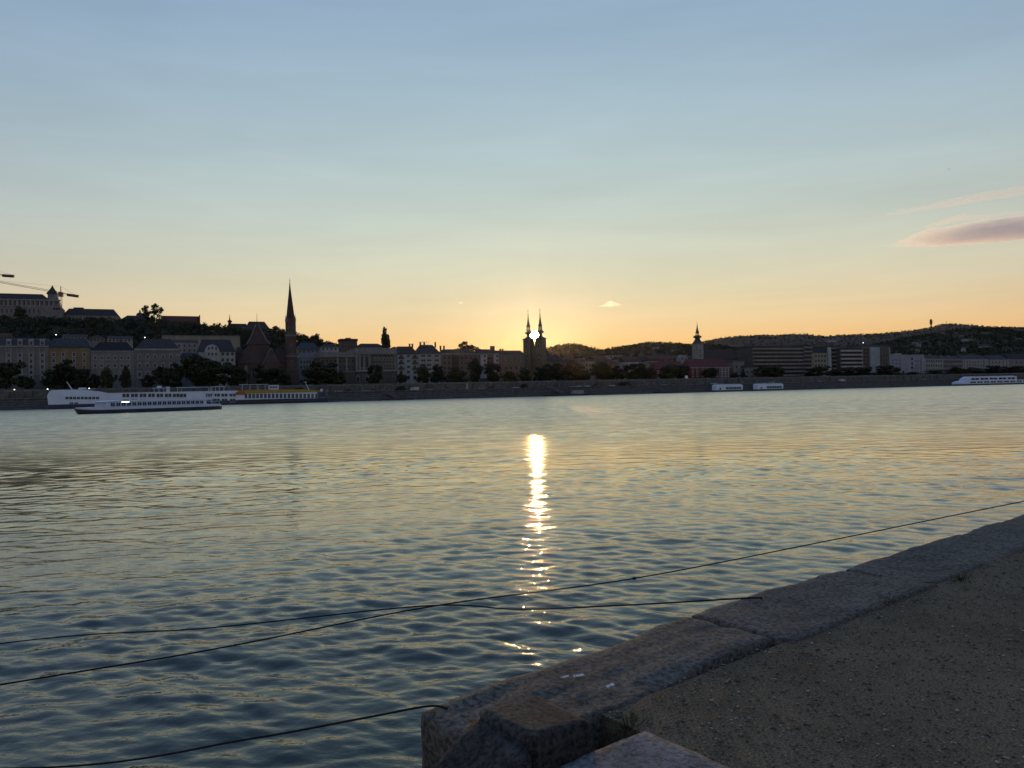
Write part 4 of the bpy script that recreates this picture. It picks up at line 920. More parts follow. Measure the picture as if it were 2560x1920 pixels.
def palace():
    d = 245
    h = House('royal_palace', 'long castle palace with high roof and pointed corner tower on the hill', -160, 152, d, 780, base='hill', cat='palace')
    zt = h.z(748, 60); h.wall(zt, 26, W['stone'], None, h.x(140, 770))
    m = MB(); m.mansard(-h.hw, h.x(118, 740), 0, 26, zt+.01, h.z(733, 60), 4.5, .8); h.part('roof', m, RF['slate'])
    h.band(zt-.9, W['pale'], .9, .9); h.band(h.z(767, 60), W['pale'], .6, .5, 'string_course')
    xs = [-90+11.3*i for i in range(21)]
    h.pilasters(xs, h.z(765, 60), zt-.9, W['pale'], 1.0, .7)
    h.win([x+5.6 for x in xs[:-1]], [757], 1.5, 3.4, 'plain', GREYT); h.win([x+5.6 for x in xs[:-1] if not 50 < x < 60], [776], 1.7, 4.2, 'arch', W['pale'])
    # corner tower
    tx = h.x(130, 740); w = h.x(143, 740)-tx
    m = MB(); m.sq(tx, 6, [(w*2.0, -.5), (w*2.0, h.z(771, 135)), (w*1.55, h.z(765, 135)), (w*1.2, h.z(750, 130)), (w*.95, h.z(742, 130)), (w*.95, h.z(733, 128))]); tw = h.part('corner_tower', m, W['stone'])
    m = MB(); m.sq(tx-.4, 6, [(w*1.1, h.z(733, 128)+.01), (w*.72, h.z(726, 128)), (w*.3, h.z(718, 128)), (.15, h.z(711, 128))]); m.build('pointed_roof', RF['slate'], tw)
    m = MB(); m.box(-h.hw, h.x(158, 790), -9, -5, -12, h.z(787, 60)); m.box(-h.hw, h.x(166, 800), -13, -9.01, -14, h.z(796, 60)); h.part('terrace_wall', m, W['concrete'])
    me = window_mesh('plain', DARKT)
    for x in (136, 142, 148): inst(me, 'window', h.root, (h.x(x, 773), 6-w*2-.02, h.z(775, x)), (1.3, 1, 1.6))
    h = House('palace_wing', 'lower palace wing with grey roof right of the pointed tower', 157, 297, d+6, 790, base='hill', cat='palace')
    h.wall(h.z(790, 230), 20, W['stone']); h.roof('mansard', h.z(771, 230), RF['slate'], .6, mi=4.5); h.band(h.z(791, 230), W['pale'], .6, .5)
    xs = [162+9.4*i for i in range(15)]; h.pilasters(xs, 1, h.z(791, 230), W['pale'], .8, .5); h.win([x+4.7 for x in xs[:-1]], [800], 1.4, 4.5, 'arch', W['pale'])
    h.part('roof_lantern', MB().box(h.x(181, 770), h.x(206, 770), 6, 14, h.z(771, 195)+.01, h.z(766.5, 195)), RF['slate'])
    h = House('palace_outbuilding', 'low long castle roof with a small dome behind it', 298, 386, d+14, 800, base='hill')
    h.wall(h.z(802), 14, W['brown']); h.roof('hip', h.z(789, dd=7), RF['brown'], inset=6); h.win(auto(302, 380, 9), [806], 1.2, 2.0, 'plain', GREYT)
    h = House('domed_church', 'tiny dome with lantern beside the lone skyline tree', 341, 358, d+40, 795, base='hill', cat='church')
    m = MB(); m.lathe(0, 4, [(3.0, 0), (3.0, h.z(789)), (2.9, h.z(785)), (2.2, h.z(782)), (.8, h.z(780)), (.7, h.z(777)), (.2, h.z(773))], 12); h.part('dome', m, RF['copper'])
    m = MB(); m.sq(0, 4, [(4.2, -3), (4.2, h.z(791))]); h.part('drum', m, W['stone'])
    h = House('barracks', 'long red brown roofed barracks on the castle hill skyline', 405, 498, d, 800, base='hill')
    h.wall(h.z(804), 12, W['dark']); h.roof('gable', h.z(790, dd=6), RF['red'], .4); h.win(auto(409, 494, 10), [809], 1.1, 1.8, 'plain', GREYT)
    h.part('gable_post', MB().box(-h.hw-.9, -h.hw-.02, -.6, 12.6, -1, h.z(789)), W['stone']); h.part('gable_post', MB().box(h.hw+.02, h.hw+.8, -.6, 12.6, -1, h.z(787)), W['dark'])
    h = House('chapel', 'small hilltop chapel with a thin needle turret', 572, 616, d, 815, base='hill', cat='church')
    h.wall(h.z(817), 9, W['stone']); h.roof('gable', h.z(809, dd=4), RF['dark'])
    m = MB(); cx = h.x(575, 800); m.lathe(cx, 4, [(1.1, h.z(812)), (1.1, h.z(806)), (1.9, h.z(804)), (1.6, h.z(801)), (.6, h.z(799)), (.35, h.z(794)), (.1, h.z(785))], 8); h.part('turret', m, RF['dark'])
    h = House('hipped_hall', 'big hipped hall roof on the skyline behind the brick church', 612, 676, d-8, 820, base='hill')
    h.wall(h.z(826), 16, W['dark']); m = MB(); m.hip(-h.hw, h.hw, 0, 16, h.z(826)+.01, h.z(804, dd=8), .5, 4.5); h.part('roof', m, RF['brown'])
palace()
h = House('castle_rampart', 'long pale rampart wall across the wooded slope', 405, 600, 128, 840, base='hill', cat='wall')
m = MB(); m.box(-h.hw, h.hw, 0, 1.6, -4, h.z(840)); h.part('wall', m, W['cream']); m = MB(); m.box(-h.hw, h.hw, -.2, 1.8, h.z(840)+.01, h.z(838.6)); h.part('coping', m, W['stone'])

# ---- tower cranes behind the palace
CR = mat('crane_steel', (.12, .06, .04), .6, .2, 1, .4)
CR2 = mat('crane_pale', (.35, .27, .22), .6, .2, 1, .4)
def truss(p0, p1, hgt, n, r=.13, up=Vector((0, 0, 1))):
    m = MB(); p0 = Vector(p0); p1 = Vector(p1); t = (p1-p0).normalized(); side = t.cross(up).normalized()*hgt*.45
    for off in (side, -side, up*hgt): m.tube([p0+off, p1+off], r, 4)
    for i in range(n):
        a = p0+(p1-p0)*i/n; b = p0+(p1-p0)*(i+.5)/n; c = p0+(p1-p0)*(i+1)/n
        for s_ in (side, -side): m.tube([a+s_, b+up*hgt, c+s_], r*.6, 3)
    return m
def crane(label, xm, d, ytop, ybase, jibx, jiby, cx, cy):
    s = s_pix(xm, ytop, d); P = bank(s, d); zt = at(xm, ytop, P.y).z; zb = ground_h(s, d)
    r = empty('tower_crane', (P.x, P.y, zb), 0, label, 'crane', 'cranes behind the palace'); o = Vector((P.x, P.y, zb)); mp = P.y/F
    J = at(jibx, jiby, P.y-10)-o; K = at(cx, cy, P.y+3)-o; T = Vector((0, 0, zt-zb))
    truss(Vector((0, 0, 0)), T, 1.6, 24, .16, Vector((0, 1, 0))).build('mast', CR2, r)
    truss(T, J, 1.3, 40, .12).build('jib', CR2, r); truss(T, K, .8, 8, .14).build('counter_jib', CR, r)
    m = MB(); u = (K-T).normalized(); c = T+(K-T)*.82
    m.tube([c-u*4.5-Vector((0, 0, .3)), c+u*4.5-Vector((0, 0, .3))], 1.15, 4); m.build('counterweight', CR, r)
    m = MB(); m.box(-1.4, 1.4, -1.4, 1.4, T.z-2.6, T.z+1.2); m.build('cab', CR, r)
    m = MB(); A = T+Vector((0, 0, 6)); m.tube([T, A], [.5, .3], 4); m.tube([A, T+(J-T)*.55+Vector((0, 0, 1.2))], .07, 3); m.tube([A, K+Vector((0, 0, .5))], .07, 3); m.build('tie_bars', CR2, r)
crane('tower crane whose mast rises just right of the pointed palace tower', 152, 300, 734, 772, -160, 678, 189, 739)
crane('tower crane reaching in from the left edge with only its counterweight showing', -50, 310, 684, 770, -420, 660, 36, 690)

# ---- woods on the castle slope: one mass nobody could count
def hill_woods():
    rs = np.random.RandomState(21); C = []; R = []
    n = 0
    while n < 1500:
        s = rs.uniform(-520, 260); d = rs.uniform(98, 268)
        g = ground_h(s, d)
        if g < GZ+2.5: continue
        P = bank(s, d); q = CAMR.inverted() @ (Vector((P.x, P.y, g+5))-Vector((0, 0, CAMZ))); x = 1280-F*q.x/q.z
        if not -120 < x < 1010: continue
        lim = 232 if x < 300 else (244 if x < 500 else 262)
        if d > lim: continue
        if 118 < d < 128 and 405 < x < 600: continue
        hgt = rs.uniform(4.5, 8.5) if d < 205 or x > 520 else rs.uniform(3, 5)
        if 620 < x < 680 and d > 215: continue
        for k in range(3):
            C.append((P.x+rs.normal(0, 1.6), P.y+rs.normal(0, 1.6), g+hgt*rs.uniform(.35, .85))); R.append(rs.uniform(1.5, 2.7))
        n += 1
    V, Fq = leaf_cloud(rs, C, R, 26, .75)
    o = link(bpy.data.objects.new('hillside_woods', np_mesh('hillside_woods', V, Fq, LEAFM, False, np.repeat(rs.choice(3, len(C)), 26))))
    tag(o, 'dark mass of trees covering the castle hill slope', 'woods', kind='stuff')
hill_woods()
tree('open crowned tree standing up alone on the castle skyline', 382, 48, 759, 252, 'airy', group='skyline trees')
tree('tall dark poplar standing alone against the orange sky', 963, 27, 826, 98, 'tall', group='skyline trees', trunk=.05).scale = (1.35, 1.35, 1)
tree('broad round tree crown behind the brown apartment block', 1169, 60, 852, 86, 'broad', group='skyline trees', trunk=.60)
tree('ragged tree on the ridge just right of the needle spire', 693, 36, 815, 240, 'airy', group='skyline trees')
tree('flat topped tree on the ridge above the dark blue roof', 787, 40, 835, 170, 'broad', group='skyline trees')
tree('dark bush shaped tree in front of the palace wall', 52, 30, 766, 234, 'round', group='skyline trees', trunk=.05)

# ------------------------------------------------------------------ hills behind
HM1 = mat('near_hill', (.055, .048, .032), .95, .5, .02, .1, col2=(.09, .075, .055)); HM2 = mat('far_hill', (.085, .060, .042), .95, .35, .006, .1); HM3 = mat('green_hill', (.040, .046, .026), .95, .5, .015, .1)
def hill(label, sky_pts, Zc, Zf, m, seed, bump, zfoot=GZ, wood=0, mats=None, ws=1.0):
    """ridge whose crest (at depth Zc) follows the skyline rows; foot at depth Zf"""
    rs = np.random.RandomState(seed); xs = np.linspace(sky_pts[0][0], sky_pts[-1][0], 420); ys = np.interp(xs, [p[0] for p in sky_pts], [p[1] for p in sky_pts])
    rows = 34; V = np.zeros((rows+8, len(xs), 3))
    top = np.array([at(x, y, Zc) for x, y in zip(xs, ys)])
    u = top[:, 0]/Zc
    for j in range(rows+8):
        t = j/(rows-1); Y = Zf+(Zc-Zf)*t if t <= 1 else Zc+(t-1)*(Zc-Zf)
        f = (math.sin(min(t, 1)*math.pi/2))**1.1 if t <= 1 else 1-.5*(t-1)**.8
        V[j, :, 0] = u*Y; V[j, :, 1] = Y; V[j, :, 2] = zfoot-3+(top[:, 2]-zfoot+3)*f
    amp = np.minimum(1, np.linspace(0, 3, rows+8))[:, None]
    nz = np.zeros(V.shape[:2])
    for a in range(26):
        k = rs.normal(0, 1, 2)*(.012*1.22**(a % 13)); nz += np.sin(V[..., 0]*k[0]+V[..., 1]*k[1]+rs.uniform(0, 6))/(1.12**(a % 13))
    V[..., 2] += nz*bump*.22*amp
    idx = np.arange(V.shape[0]*V.shape[1]).reshape(V.shape[:2]); Fq = np.stack([idx[:-1, :-1], idx[:-1, 1:], idx[1:, 1:], idx[1:, :-1]], -1).reshape(-1, 4)
    o = link(bpy.data.objects.new('hill', np_mesh('hill', V.reshape(-1, 3), Fq, m, True))); tag(o, label, kind='structure')
    if wood:
        j = rs.randint(3, rows+2, wood); i = rs.randint(0, len(xs), wood); j[:wood//4] = rows-1-rs.randint(0, 3, wood//4)
        C = V[j, i]+rs.normal(0, 2.5, (wood, 3))*np.array([1, 1, .15])+np.array([0, 0, 1.5]); sc = Zc/1000
        Vv, Fv = leaf_cloud(rs, C, rs.uniform(2.0, 4.2, wood)*ws, 16, 1.5*ws)
        w = link(bpy.data.objects.new('hill_woods', np_mesh('hill_woods', Vv, Fv, mats or LEAFM[1]))); tag(w, 'scrub and trees over the '+label, 'woods', kind='stuff')
    return V
N1 = [(1330, 892), (1368, 884), (1385, 878), (1400, 875), (1420, 873), (1450, 875), (1465, 879), (1480, 884), (1500, 887), (1515, 885), (1530, 880), (1560, 875), (1585, 870), (1605, 866), (1640, 864), (1680, 866), (1720, 869), (1745, 868), (1800, 870), (1900, 885), (2000, 905)]
hillN = hill('low scrubby hill right of the twin towers', N1, 1150, 640, HM1, 3, 3, wood=3400, ws=.8, mats=LEAFM[2])
N2 = [(1620, 885), (1700, 872), (1765, 858), (1800, 851), (1850, 846), (1890, 844), (1950, 843), (2000, 841), (2060, 846), (2100, 843), (2150, 842), (2200, 840), (2250, 835), (2300, 829), (2328, 825), (2360, 818), (2390, 817), (2430, 820), (2480, 824), (2560, 825), (2900, 830), (3300, 850)]
hillF = hill('long brown ridge on the right horizon', N2, 1900, 1150, HM2, 8, 2.2, wood=7000, ws=.62, mats=mat('ridge_scrub', (.065, .050, .034), .95, .4, .02, .1))
N3 = [(2030, 905), (2120, 882), (2180, 868), (2240, 858), (2300, 850), (2340, 846), (2400, 838), (2450, 833), (2500, 836), (2560, 840), (2800, 842), (3100, 870)]
hillG = hill('dark green wooded hillside with villas on the right', N3, 1350, 760, HM3, 12, 4, wood=6500, ws=.95, mats=LEAFM[0])
def villas():
    rows = [(2292, 862, 20, 'pale villa with flat roof on the left of the green hillside', 'pale'), (2298, 870, 10, 'tiny white house just below the flat roofed villa', 'white'), (2286, 882, 26, 'long cream house low on the green hillside', 'cream'), (2365, 838, 22, 'thin pale house high on the brown ridge', 'cream'),
            (2412, 857, 14, 'bright white villa in the middle of the green hillside', 'white'), (2430, 853, 16, 'cream villa right of the bright white one', 'cream'), (2410, 881, 9, 'small square white house above the terrace roofs', 'white'), (2470, 872, 26, 'long low cream terrace on the green hillside', 'cream'),
            (2548, 857, 14, 'white villa near the right edge of the hillside', 'white'), (2520, 880, 18, 'stepped pale roofs low at the right', 'pale'), (2400, 844, 20, 'grey slab house upper middle of the hillside', 'stone'), (2082, 857, 22, 'thin white roofed house left above the banded block', 'white'), (2230, 873, 14, 'pale house peeping over the slab block', 'pale'),
            (1640, 878, 16, 'pale house on the scrubby hill left of the baroque tower', 'pale'), (1690, 880, 22, 'low cream house on the scrubby hill', 'cream'), (1420, 885, 20, 'dim house on the hill right of the twin towers', 'brown'), (2040, 862, 12, 'pale house above the beige hipped roof', 'pale'), (1985, 862, 14, 'grey villa on the ridge above the stepped office', 'stone'), (1870, 868, 18, 'dim villa on the ridge left of the stepped office', 'stone')]
    for x, y, w, lab, wc in rows:
        # stand the house on the hill sheet that this line of sight meets first
        best = None
        for V in (hillN, hillG, hillF):
            for j in range(2, 34):
                P0, P1 = V[j], V[j+1]; u = ray(x, y); Y = P0[0, 1]; X = u.x/u.y*Y
                z = np.interp(X, P0[:, 0], P0[:, 2]); zr = at(x, y, Y).z
                if P0[0, 0] < X < P0[-1, 0] and zr < z: 
                    if best is None or Y < best[0]: best = (Y, X, z)
                    break
        if best is None: continue
        Y, X, z = best; mp = Y/F; wd = w*mp; hh = max(5, 6.5*mp)
        r = empty('villa', (X, Y, z-2), rnd.uniform(-.3, .3), lab, 'villa', 'villas on the hillside')
        MB().box(-wd/2, wd/2, 0, wd*.6, -6, hh).build('wall', W[wc], r); m = MB()
        m.hip(-wd/2, wd/2, 0, wd*.6, hh+.02, hh+2.0*mp+1, .4, wd*.2); m.build('roof', RF['brown' if wc != 'white' else 'pale'], r)
        for k in range(3): inst(window_mesh('plain', GREYT), 'window', r, (wd*(k-1)*.28, -.05, hh*.3), (wd*.12, 1, hh*.35))
villas()
def masts():
    P = at(2328, 826, 1900); r = empty('lookout_tower', (P.x, P.y, P.z-6), 0, 'slender lookout tower with a thick head on the right ridge', 'tower'); mp = 1900/F
    m = MB(); m.lathe(0, 0, [(2.0, 0), (1.6, 6+10*mp), (1.8, 6+15*mp)], 8); m.build('shaft', CR, r)
    m = MB(); m.lathe(0, 0, [(2.2, 6+15*mp+.01), (3.4, 6+18*mp), (3.4, 6+24*mp), (2.0, 6+27*mp), (.5, 6+29*mp)], 8); m.build('head', CR, r)
    for x, yb, yt, lab in ((2357, 818.5, 807, 'faint aerial mast right of the lookout tower'), (2367, 817.5, 802, 'taller faint aerial mast on the ridge summit'), (2376, 817.5, 812, 'shortest aerial mast right of the summit')):
        P = at(x, yb, 1900); r = empty('aerial_mast', (P.x, P.y, P.z-5), 0, lab, 'mast', 'aerial masts on the ridge')
        MB().tube([(0, 0, 0), (0, 0, 5+(yb-yt)*mp)], [.5, .3], 5).build('pole', CR2, r); MB().tube([(-1.5, 0, 5+(yb-yt)*mp*.8), (1.5, 0, 5+(yb-yt)*mp*.8)], .3, 4).build('crossarm', CR2, r)
masts()
# ------------------------------------------------------------------ street trees of the far bank
TR = [ # label, x, width, ytop, kind
 ('broad dark tree at the left edge before the grey hotel', 14, 92, 905, 'broad'), ('small bushy tree under the right end of the grey hotel', 71, 26, 943, 'round'),
 ('big dark tree hiding the boundary of hotel and ochre house', 160, 84, 896, 'broad'), ('bushy tree right of the big dark tree, before the ochre house', 207, 46, 922, 'round'), ('low tree between ochre house and dark roofed townhouse', 237, 30, 936, 'round'),
 ('slim tree left of two before the dark roofed townhouse', 266, 36, 919, 'round'), ('slim dense tree right of two before the dark roofed townhouse', 314, 36, 918, 'tall'),
 ('small low tree at the left corner of the arched townhouse', 372, 34, 938, 'round'), ('leaning broad tree before the arched windows', 414, 64, 903, 'broad'), ('low bush tree beside the pale blue corner house', 440, 30, 930, 'round'),
 ('tallest dark tree before the pale blue corner house', 492, 84, 888, 'round'), ('wide low olive tree in front of the tallest dark tree', 520, 60, 925, 'broad'), ('dark tree before the white gabled house', 560, 84, 903, 'broad'), ('tree at the left foot of the brick church', 596, 44, 916, 'round'),
 ('dark round tree at the foot of the brick church gable', 676, 78, 908, 'broad'), ('small tree right at the needle spire base', 716, 30, 938, 'round'), ('large dark tree right of the needle spire', 796, 96, 905, 'broad'), ('tree at the left end of the institute', 846, 36, 928, 'round'),
 ('ragged tree before the institute windows', 936, 42, 913, 'round'), ('small tree between the institute and the white apartment house', 1004, 26, 934, 'round'), ('round tree before the wide strip windows', 1056, 42, 912, 'round'), ('round tree at the left of the brown brick block', 1093, 38, 914, 'round'),
 ('spreading dim tree before the dark bay windows', 1142, 50, 917, 'broad'), ('upright brown green tree before the brown brick block', 1187, 52, 900, 'tall'), ('round tree before the lilac apartment house', 1233, 42, 908, 'round'), ('low tree before the small pale windows', 1275, 40, 928, 'broad'), ('tree at the left foot of the twin towers', 1314, 36, 920, 'round'), ('tree at the right foot of the twin towers', 1352, 34, 918, 'round'),
 ('wide linden right of the twin towers', 1392, 70, 908, 'broad'), ('second linden right of the twin towers', 1440, 60, 905, 'round'), ('tree left of the narrow pale house front', 1462, 30, 925, 'round'), ('tree right of the narrow pale house front', 1503, 52, 906, 'round'), ('dark tree under the small red brown roof', 1543, 52, 913, 'broad'),
 ('round headed tree left below the long dark red roof', 1585, 62, 909, 'round'), ('lower tree right below the long dark red roof', 1622, 42, 920, 'broad'), ('left of two dense trees before the big dull red roof', 1672, 50, 911, 'round'), ('right of two dense trees before the big dull red roof', 1706, 44, 913, 'round'),
 ('tree hiding the middle of the red friary', 1776, 40, 920, 'round'), ('small tree at the right end of the red friary', 1834, 26, 932, 'round'), ('dark little conifer beside the slate roofed house', 1859, 22, 921, 'cone'), ('left of two dense trees before the stepped office', 1908, 46, 915, 'round'), ('right of two dense trees before the stepped office', 1940, 44, 912, 'round'),
 ('spreading tree below the beige hipped house', 2044, 66, 916, 'broad'), ('tree below the narrow balcony block', 2088, 34, 924, 'round'), ('tree below the left half of the white banded block', 2118, 44, 918, 'round'), ('tree under the right half of the white banded block', 2160, 50, 917, 'broad'),
 ('slanted tree crown below the slab block balconies', 2222, 64, 913, 'broad'), ('low tree below the modern block', 2280, 46, 929, 'broad'), ('low tree before the striped terrace house', 2338, 54, 925, 'broad'), ('tree before the low terrace front', 2392, 50, 917, 'broad'), ('tree before the symmetric pale house', 2436, 46, 918, 'round'), ('round tree between symmetric house and plain pale wall', 2482, 44, 914, 'round'), ('wide tree cut by the right edge', 2542, 84, 915, 'broad'), ('lower tree filling the gap below the plain pale wall', 2508, 34, 930, 'round')]
for i, (lab, x, w, yt, k) in enumerate(TR): tree(lab, x, w, yt, 25+5*((i*7) % 5)/4+(8 if yt < 900 else 0), k)

# ------------------------------------------------------------------ lit lamps
LAMP = mat('lamp_glow', (1, .95, .85), .5, 0, 1, .5, emit=(1, .93, .8), estr=2.2)
def lamp(label, x, y, d, r=.35, pole=True):
    r *= .7
    s = s_pix(x, y, d); P = bank(s, d); z = at(x, y, P.y).z; b = LQ if d < 17 else ground_h(s, d)
    o = empty('street_lamp', (P.x, P.y, b), 0, label, 'lamp', 'lit lamps')
    MB().tube([(0, 0, 0), (0, 0, z-b-.2)], [.12, .07], 6).build('pole', DARKT, o); MB().lathe(0, 0, [(.25*r/.35, z-b-.28), (.42*r/.35, z-b-.2), (.1, z-b-.1)], 8).build('hood', DARKT, o)
    MB().lathe(0, 0, [(.05, z-b-r), (r*.8, z-b-r*.6), (r, z-b), (r*.7, z-b+r*.6), (.05, z-b+r)], 10).build('globe', LAMP, o)
lamp('lit white lamp near the left edge on the embankment', 36, 974, 16, .36); lamp('lit lamp just left of the cruise ship stern', 119, 973, 16, .40); lamp('small lit lamp left of the pair above the ship stern', 198, 972, 16, .28); lamp('lit lamp right of the pair above the ship stern', 223, 971, 16, .36)
lamp('bright light on the slope behind the ochre house roof', 140, 837, 94, .45); lamp('single bright light above the arched townhouse roof', 362, 844, 94, .45); lamp('light low on the embankment right, below the slab block', 2181, 953, 16, .35); lamp('bright white spot light above the slab block roof', 2158, 857, 92, .5)

# ------------------------------------------------------------------ boats
HULLW = mat('ship_white', (.45, .49, .57), .45, .08, .3, .4); HULLB = mat('ship_navy', (.018, .018, .045), .4, .2, .3, .4); HULLK = mat('ship_black', (.02, .018, .022), .5, .2, .5, .4); YEL = mat('ship_yellow', (.26, .155, .02), .5, .15, .3, .4); ORG = mat('ship_orange', (.25, .07, .015), .5, .1, .3, .4)
CURT = mat('cabin_glass', (.018, .010, .012), .3, .5, .6, .5)
def hull(L, B, z0, z1, bow=8, stern=2, n=14, sheer=0.0, flare=.12):
    """hull along +x, bow at +L/2"""
    m = MB(); rings = []
    for z, k in ((z0, 1-flare), ((z0+z1)/2, 1-flare*.3), (z1, 1.0)):
        pts = []; hb = B/2*k; bl = bow
        for i in range(n+1):
            t = i/n; pts.append((L/2-bl+bl*math.sin(t*math.pi/2)-(1-k)*bl*2*t, -hb*math.cos(t*math.pi/2), z+sheer*t*t*(z > z0)))
        pts2 = [(p[0], -p[1], p[2]) for p in pts[::-1][1:]]
        rings.append([(-L/2, -hb*.7, z), (-L/2+stern, -hb, z)]+pts+pts2+[(-L/2+stern, hb, z), (-L/2, hb*.7, z)])
    m.loft(rings); return m
def ship_root(name, label, Pa, Pb, cat='ship'):
    mid = (Pa+Pb)/2; v = Pb-Pa; return empty(name, (mid.x, mid.y, 0), math.atan2(v.y, v.x), label, cat), v.length
def cruise_ship():
    d = -13; Pa = bank(s_pix(113, 1000, d), d); Pb = bank(s_pix(829, 995, d), d)
    r, L = ship_root('cruise_ship', 'long white river cruise ship with yellow fore roof moored at the far bank', Pa, Pb)
    B = 11; y0 = -B/2
    def X(x): 
        s = s_pix(x, 995, d-5); return (bank(s, d-5)-(Pa+Pb)/2).length*(1 if x > 471 else -1)
    def Zp(x, y): s = s_pix(x, y, d-5.5); return z_pix(x, y, s, d-5.5)
    hull(L, B, -.8, 2.2, 9, 2.5, sheer=1.0).build('hull', HULLB, r)
    xm = X(590)
    hm = MB(); hm.box(-L/2+2.4, xm, y0+.25, -y0-.25, 2.21, 6.9); hm.build('superstructure', HULLW, r)
    m = MB(); m.box(-L/2+2.2, xm+.4, y0+.1, -y0-.1, 6.91, 7.25); m.build('sun_deck', HULLW, r)
    # raised stern lounge
    x0, x1 = -L/2+2.0, X(270); zt = Zp(140, 975)
    m = MB(); m.prism([(x0, 2.22), (x0-.4, 6.6), (x0+.6, zt-.5), (x0+2, zt), (X(200), zt), (X(245), zt-.9), (x1, 7.26), (x1, 2.22)], y0-.02, -y0+.02); m.build('stern_lounge', HULLW, r)
    def wn(x, y, w, h_, name='window', yy=None, g=CURT):
        inst(window_mesh('plain', HULLW, g), name, r, (X(x), (y0+.24 if yy is None else yy), Zp(x, y)-h_/2), (w, 1, h_))
    for i in range(9): wn(169+9.6*i, 995, 1.35, 1.3, yy=y0-.03, g=GLASS)
    for x in (180, 192): wn(x, 1008, 1.6, .8, yy=y0-.03, g=GLASS)
    for i in range(13): wn(317+21.7*i, 988.5, 3.3, 1.9)
    for i in range(13): wn(317+21.7*i, 1001, 2.9, 1.7)
    MB().box(x1+.1, xm, y0+.05, y0+.24, Zp(440, 994.5)-.1, Zp(440, 994.5)+.14).build('rubbing_strake', HULLW, r)
    # fore saloon under the yellow roof
    xe = X(806); m = MB(); m.box(xm+.02, xe-3, y0+.4, -y0-.4, 2.4, 5.6); m.build('fore_saloon', HULLW, r)
    for i in range(19): wn(612+9.9*i, 990, 1.35, 2.6, yy=y0+.38, g=GLASS)
    m = MB(); m.prism([(X(585), 6.3), (X(598), 7.0), (X(620), 7.5), (X(760), 7.2), (X(795), 6.3), (X(803), 5.9), (X(795), 5.62), (X(600), 5.62)], y0+.0, -y0-.0); m.build('yellow_roof', YEL, r)
    m = MB(); m.prism([(X(584), 5.0), (X(586), 6.35), (X(600), 6.9), (X(609), 6.9), (X(609), 5.0)], y0-.06, y0-.003); m.build('orange_panel', ORG, r)
    for i in range(11): inst(window_mesh('plain', HULLB, CURT), 'porthole_window', r, (X(590+14*i), y0+.30-.03*i*.2-.55, .95), (1.9, 1, .8))
    # sun deck awnings
    for xa, xb, zz in ((384, 430, 9.2), (447, 496, 9.3), (515, 560, 9.4), (597, 672, 10.2)):
        m = MB(); m.box(X(xa), X(xb), -2.6, 2.6, zz, zz+.2); a = m.build('awning', HULLW, r)
        for x in auto(xa-2, xb+2, 4):
            for yy in (-2.4, 2.4): MB().box(X(x)-.07, X(x)+.07, yy-.07, yy+.07, 7.2, zz-.01).build('post', HULLW, a)
    m = MB(); m.box(X(420), X(424)+1, -1.5, 1.5, 7.26, 9.9); m.box(X(396), X(408), -1.6, 1.6, 9.41, 10.4); m.build('deck_house', HULLW, r)
    m = MB(); m.box(X(672), X(697), -2.2, 2.2, 7.3, 9.6); m.box(X(671), X(698), -2.4, 2.4, 9.61, 9.85); wh = m.build('wheelhouse', HULLW, r)
    for x in (677, 684, 691): inst(window_mesh('plain', HULLW), 'window', wh, (X(x), -2.22, 8.2), (1.1, 1, 1.0))
    MB().tube([(X(179), 0, zt), (X(165), 0, Zp(165, 953))], [.3, .16], 6).build('stern_mast', HULLW, r)
    m = MB(); m.tube([(X(776), 0, 6.6), (X(766), 0, Zp(766, 954))], [.3, .16], 6); m.tube([(X(763), 0, Zp(766, 955)), (X(770), 0, Zp(766, 954))], .12, 5); m.build('fore_mast', HULLW, r)
    MB().lathe(X(807), 0, [(.1, 5.4), (.75, 6.0), (.85, 6.6), (.6, 7.2), (.1, 7.4)], 10).build('radar_dome', HULLW, r)
    m = MB(); m.box(X(818), X(820)+.2, -1, 1, 3.0, 6.6); m.box(X(814), X(824), -1.2, 1.2, 5.9, 6.3); m.build('bow_winch', W['stone'], r)
    m = MB(); m.tube([(X(215), -4.8, zt-.2), (X(240), -4.8, zt+.4)], .06, 4); m.box(X(196), X(214), -2, 2, zt+.01, zt+1.0); m.build('roof_hatch', HULLW, r)
cruise_ship()
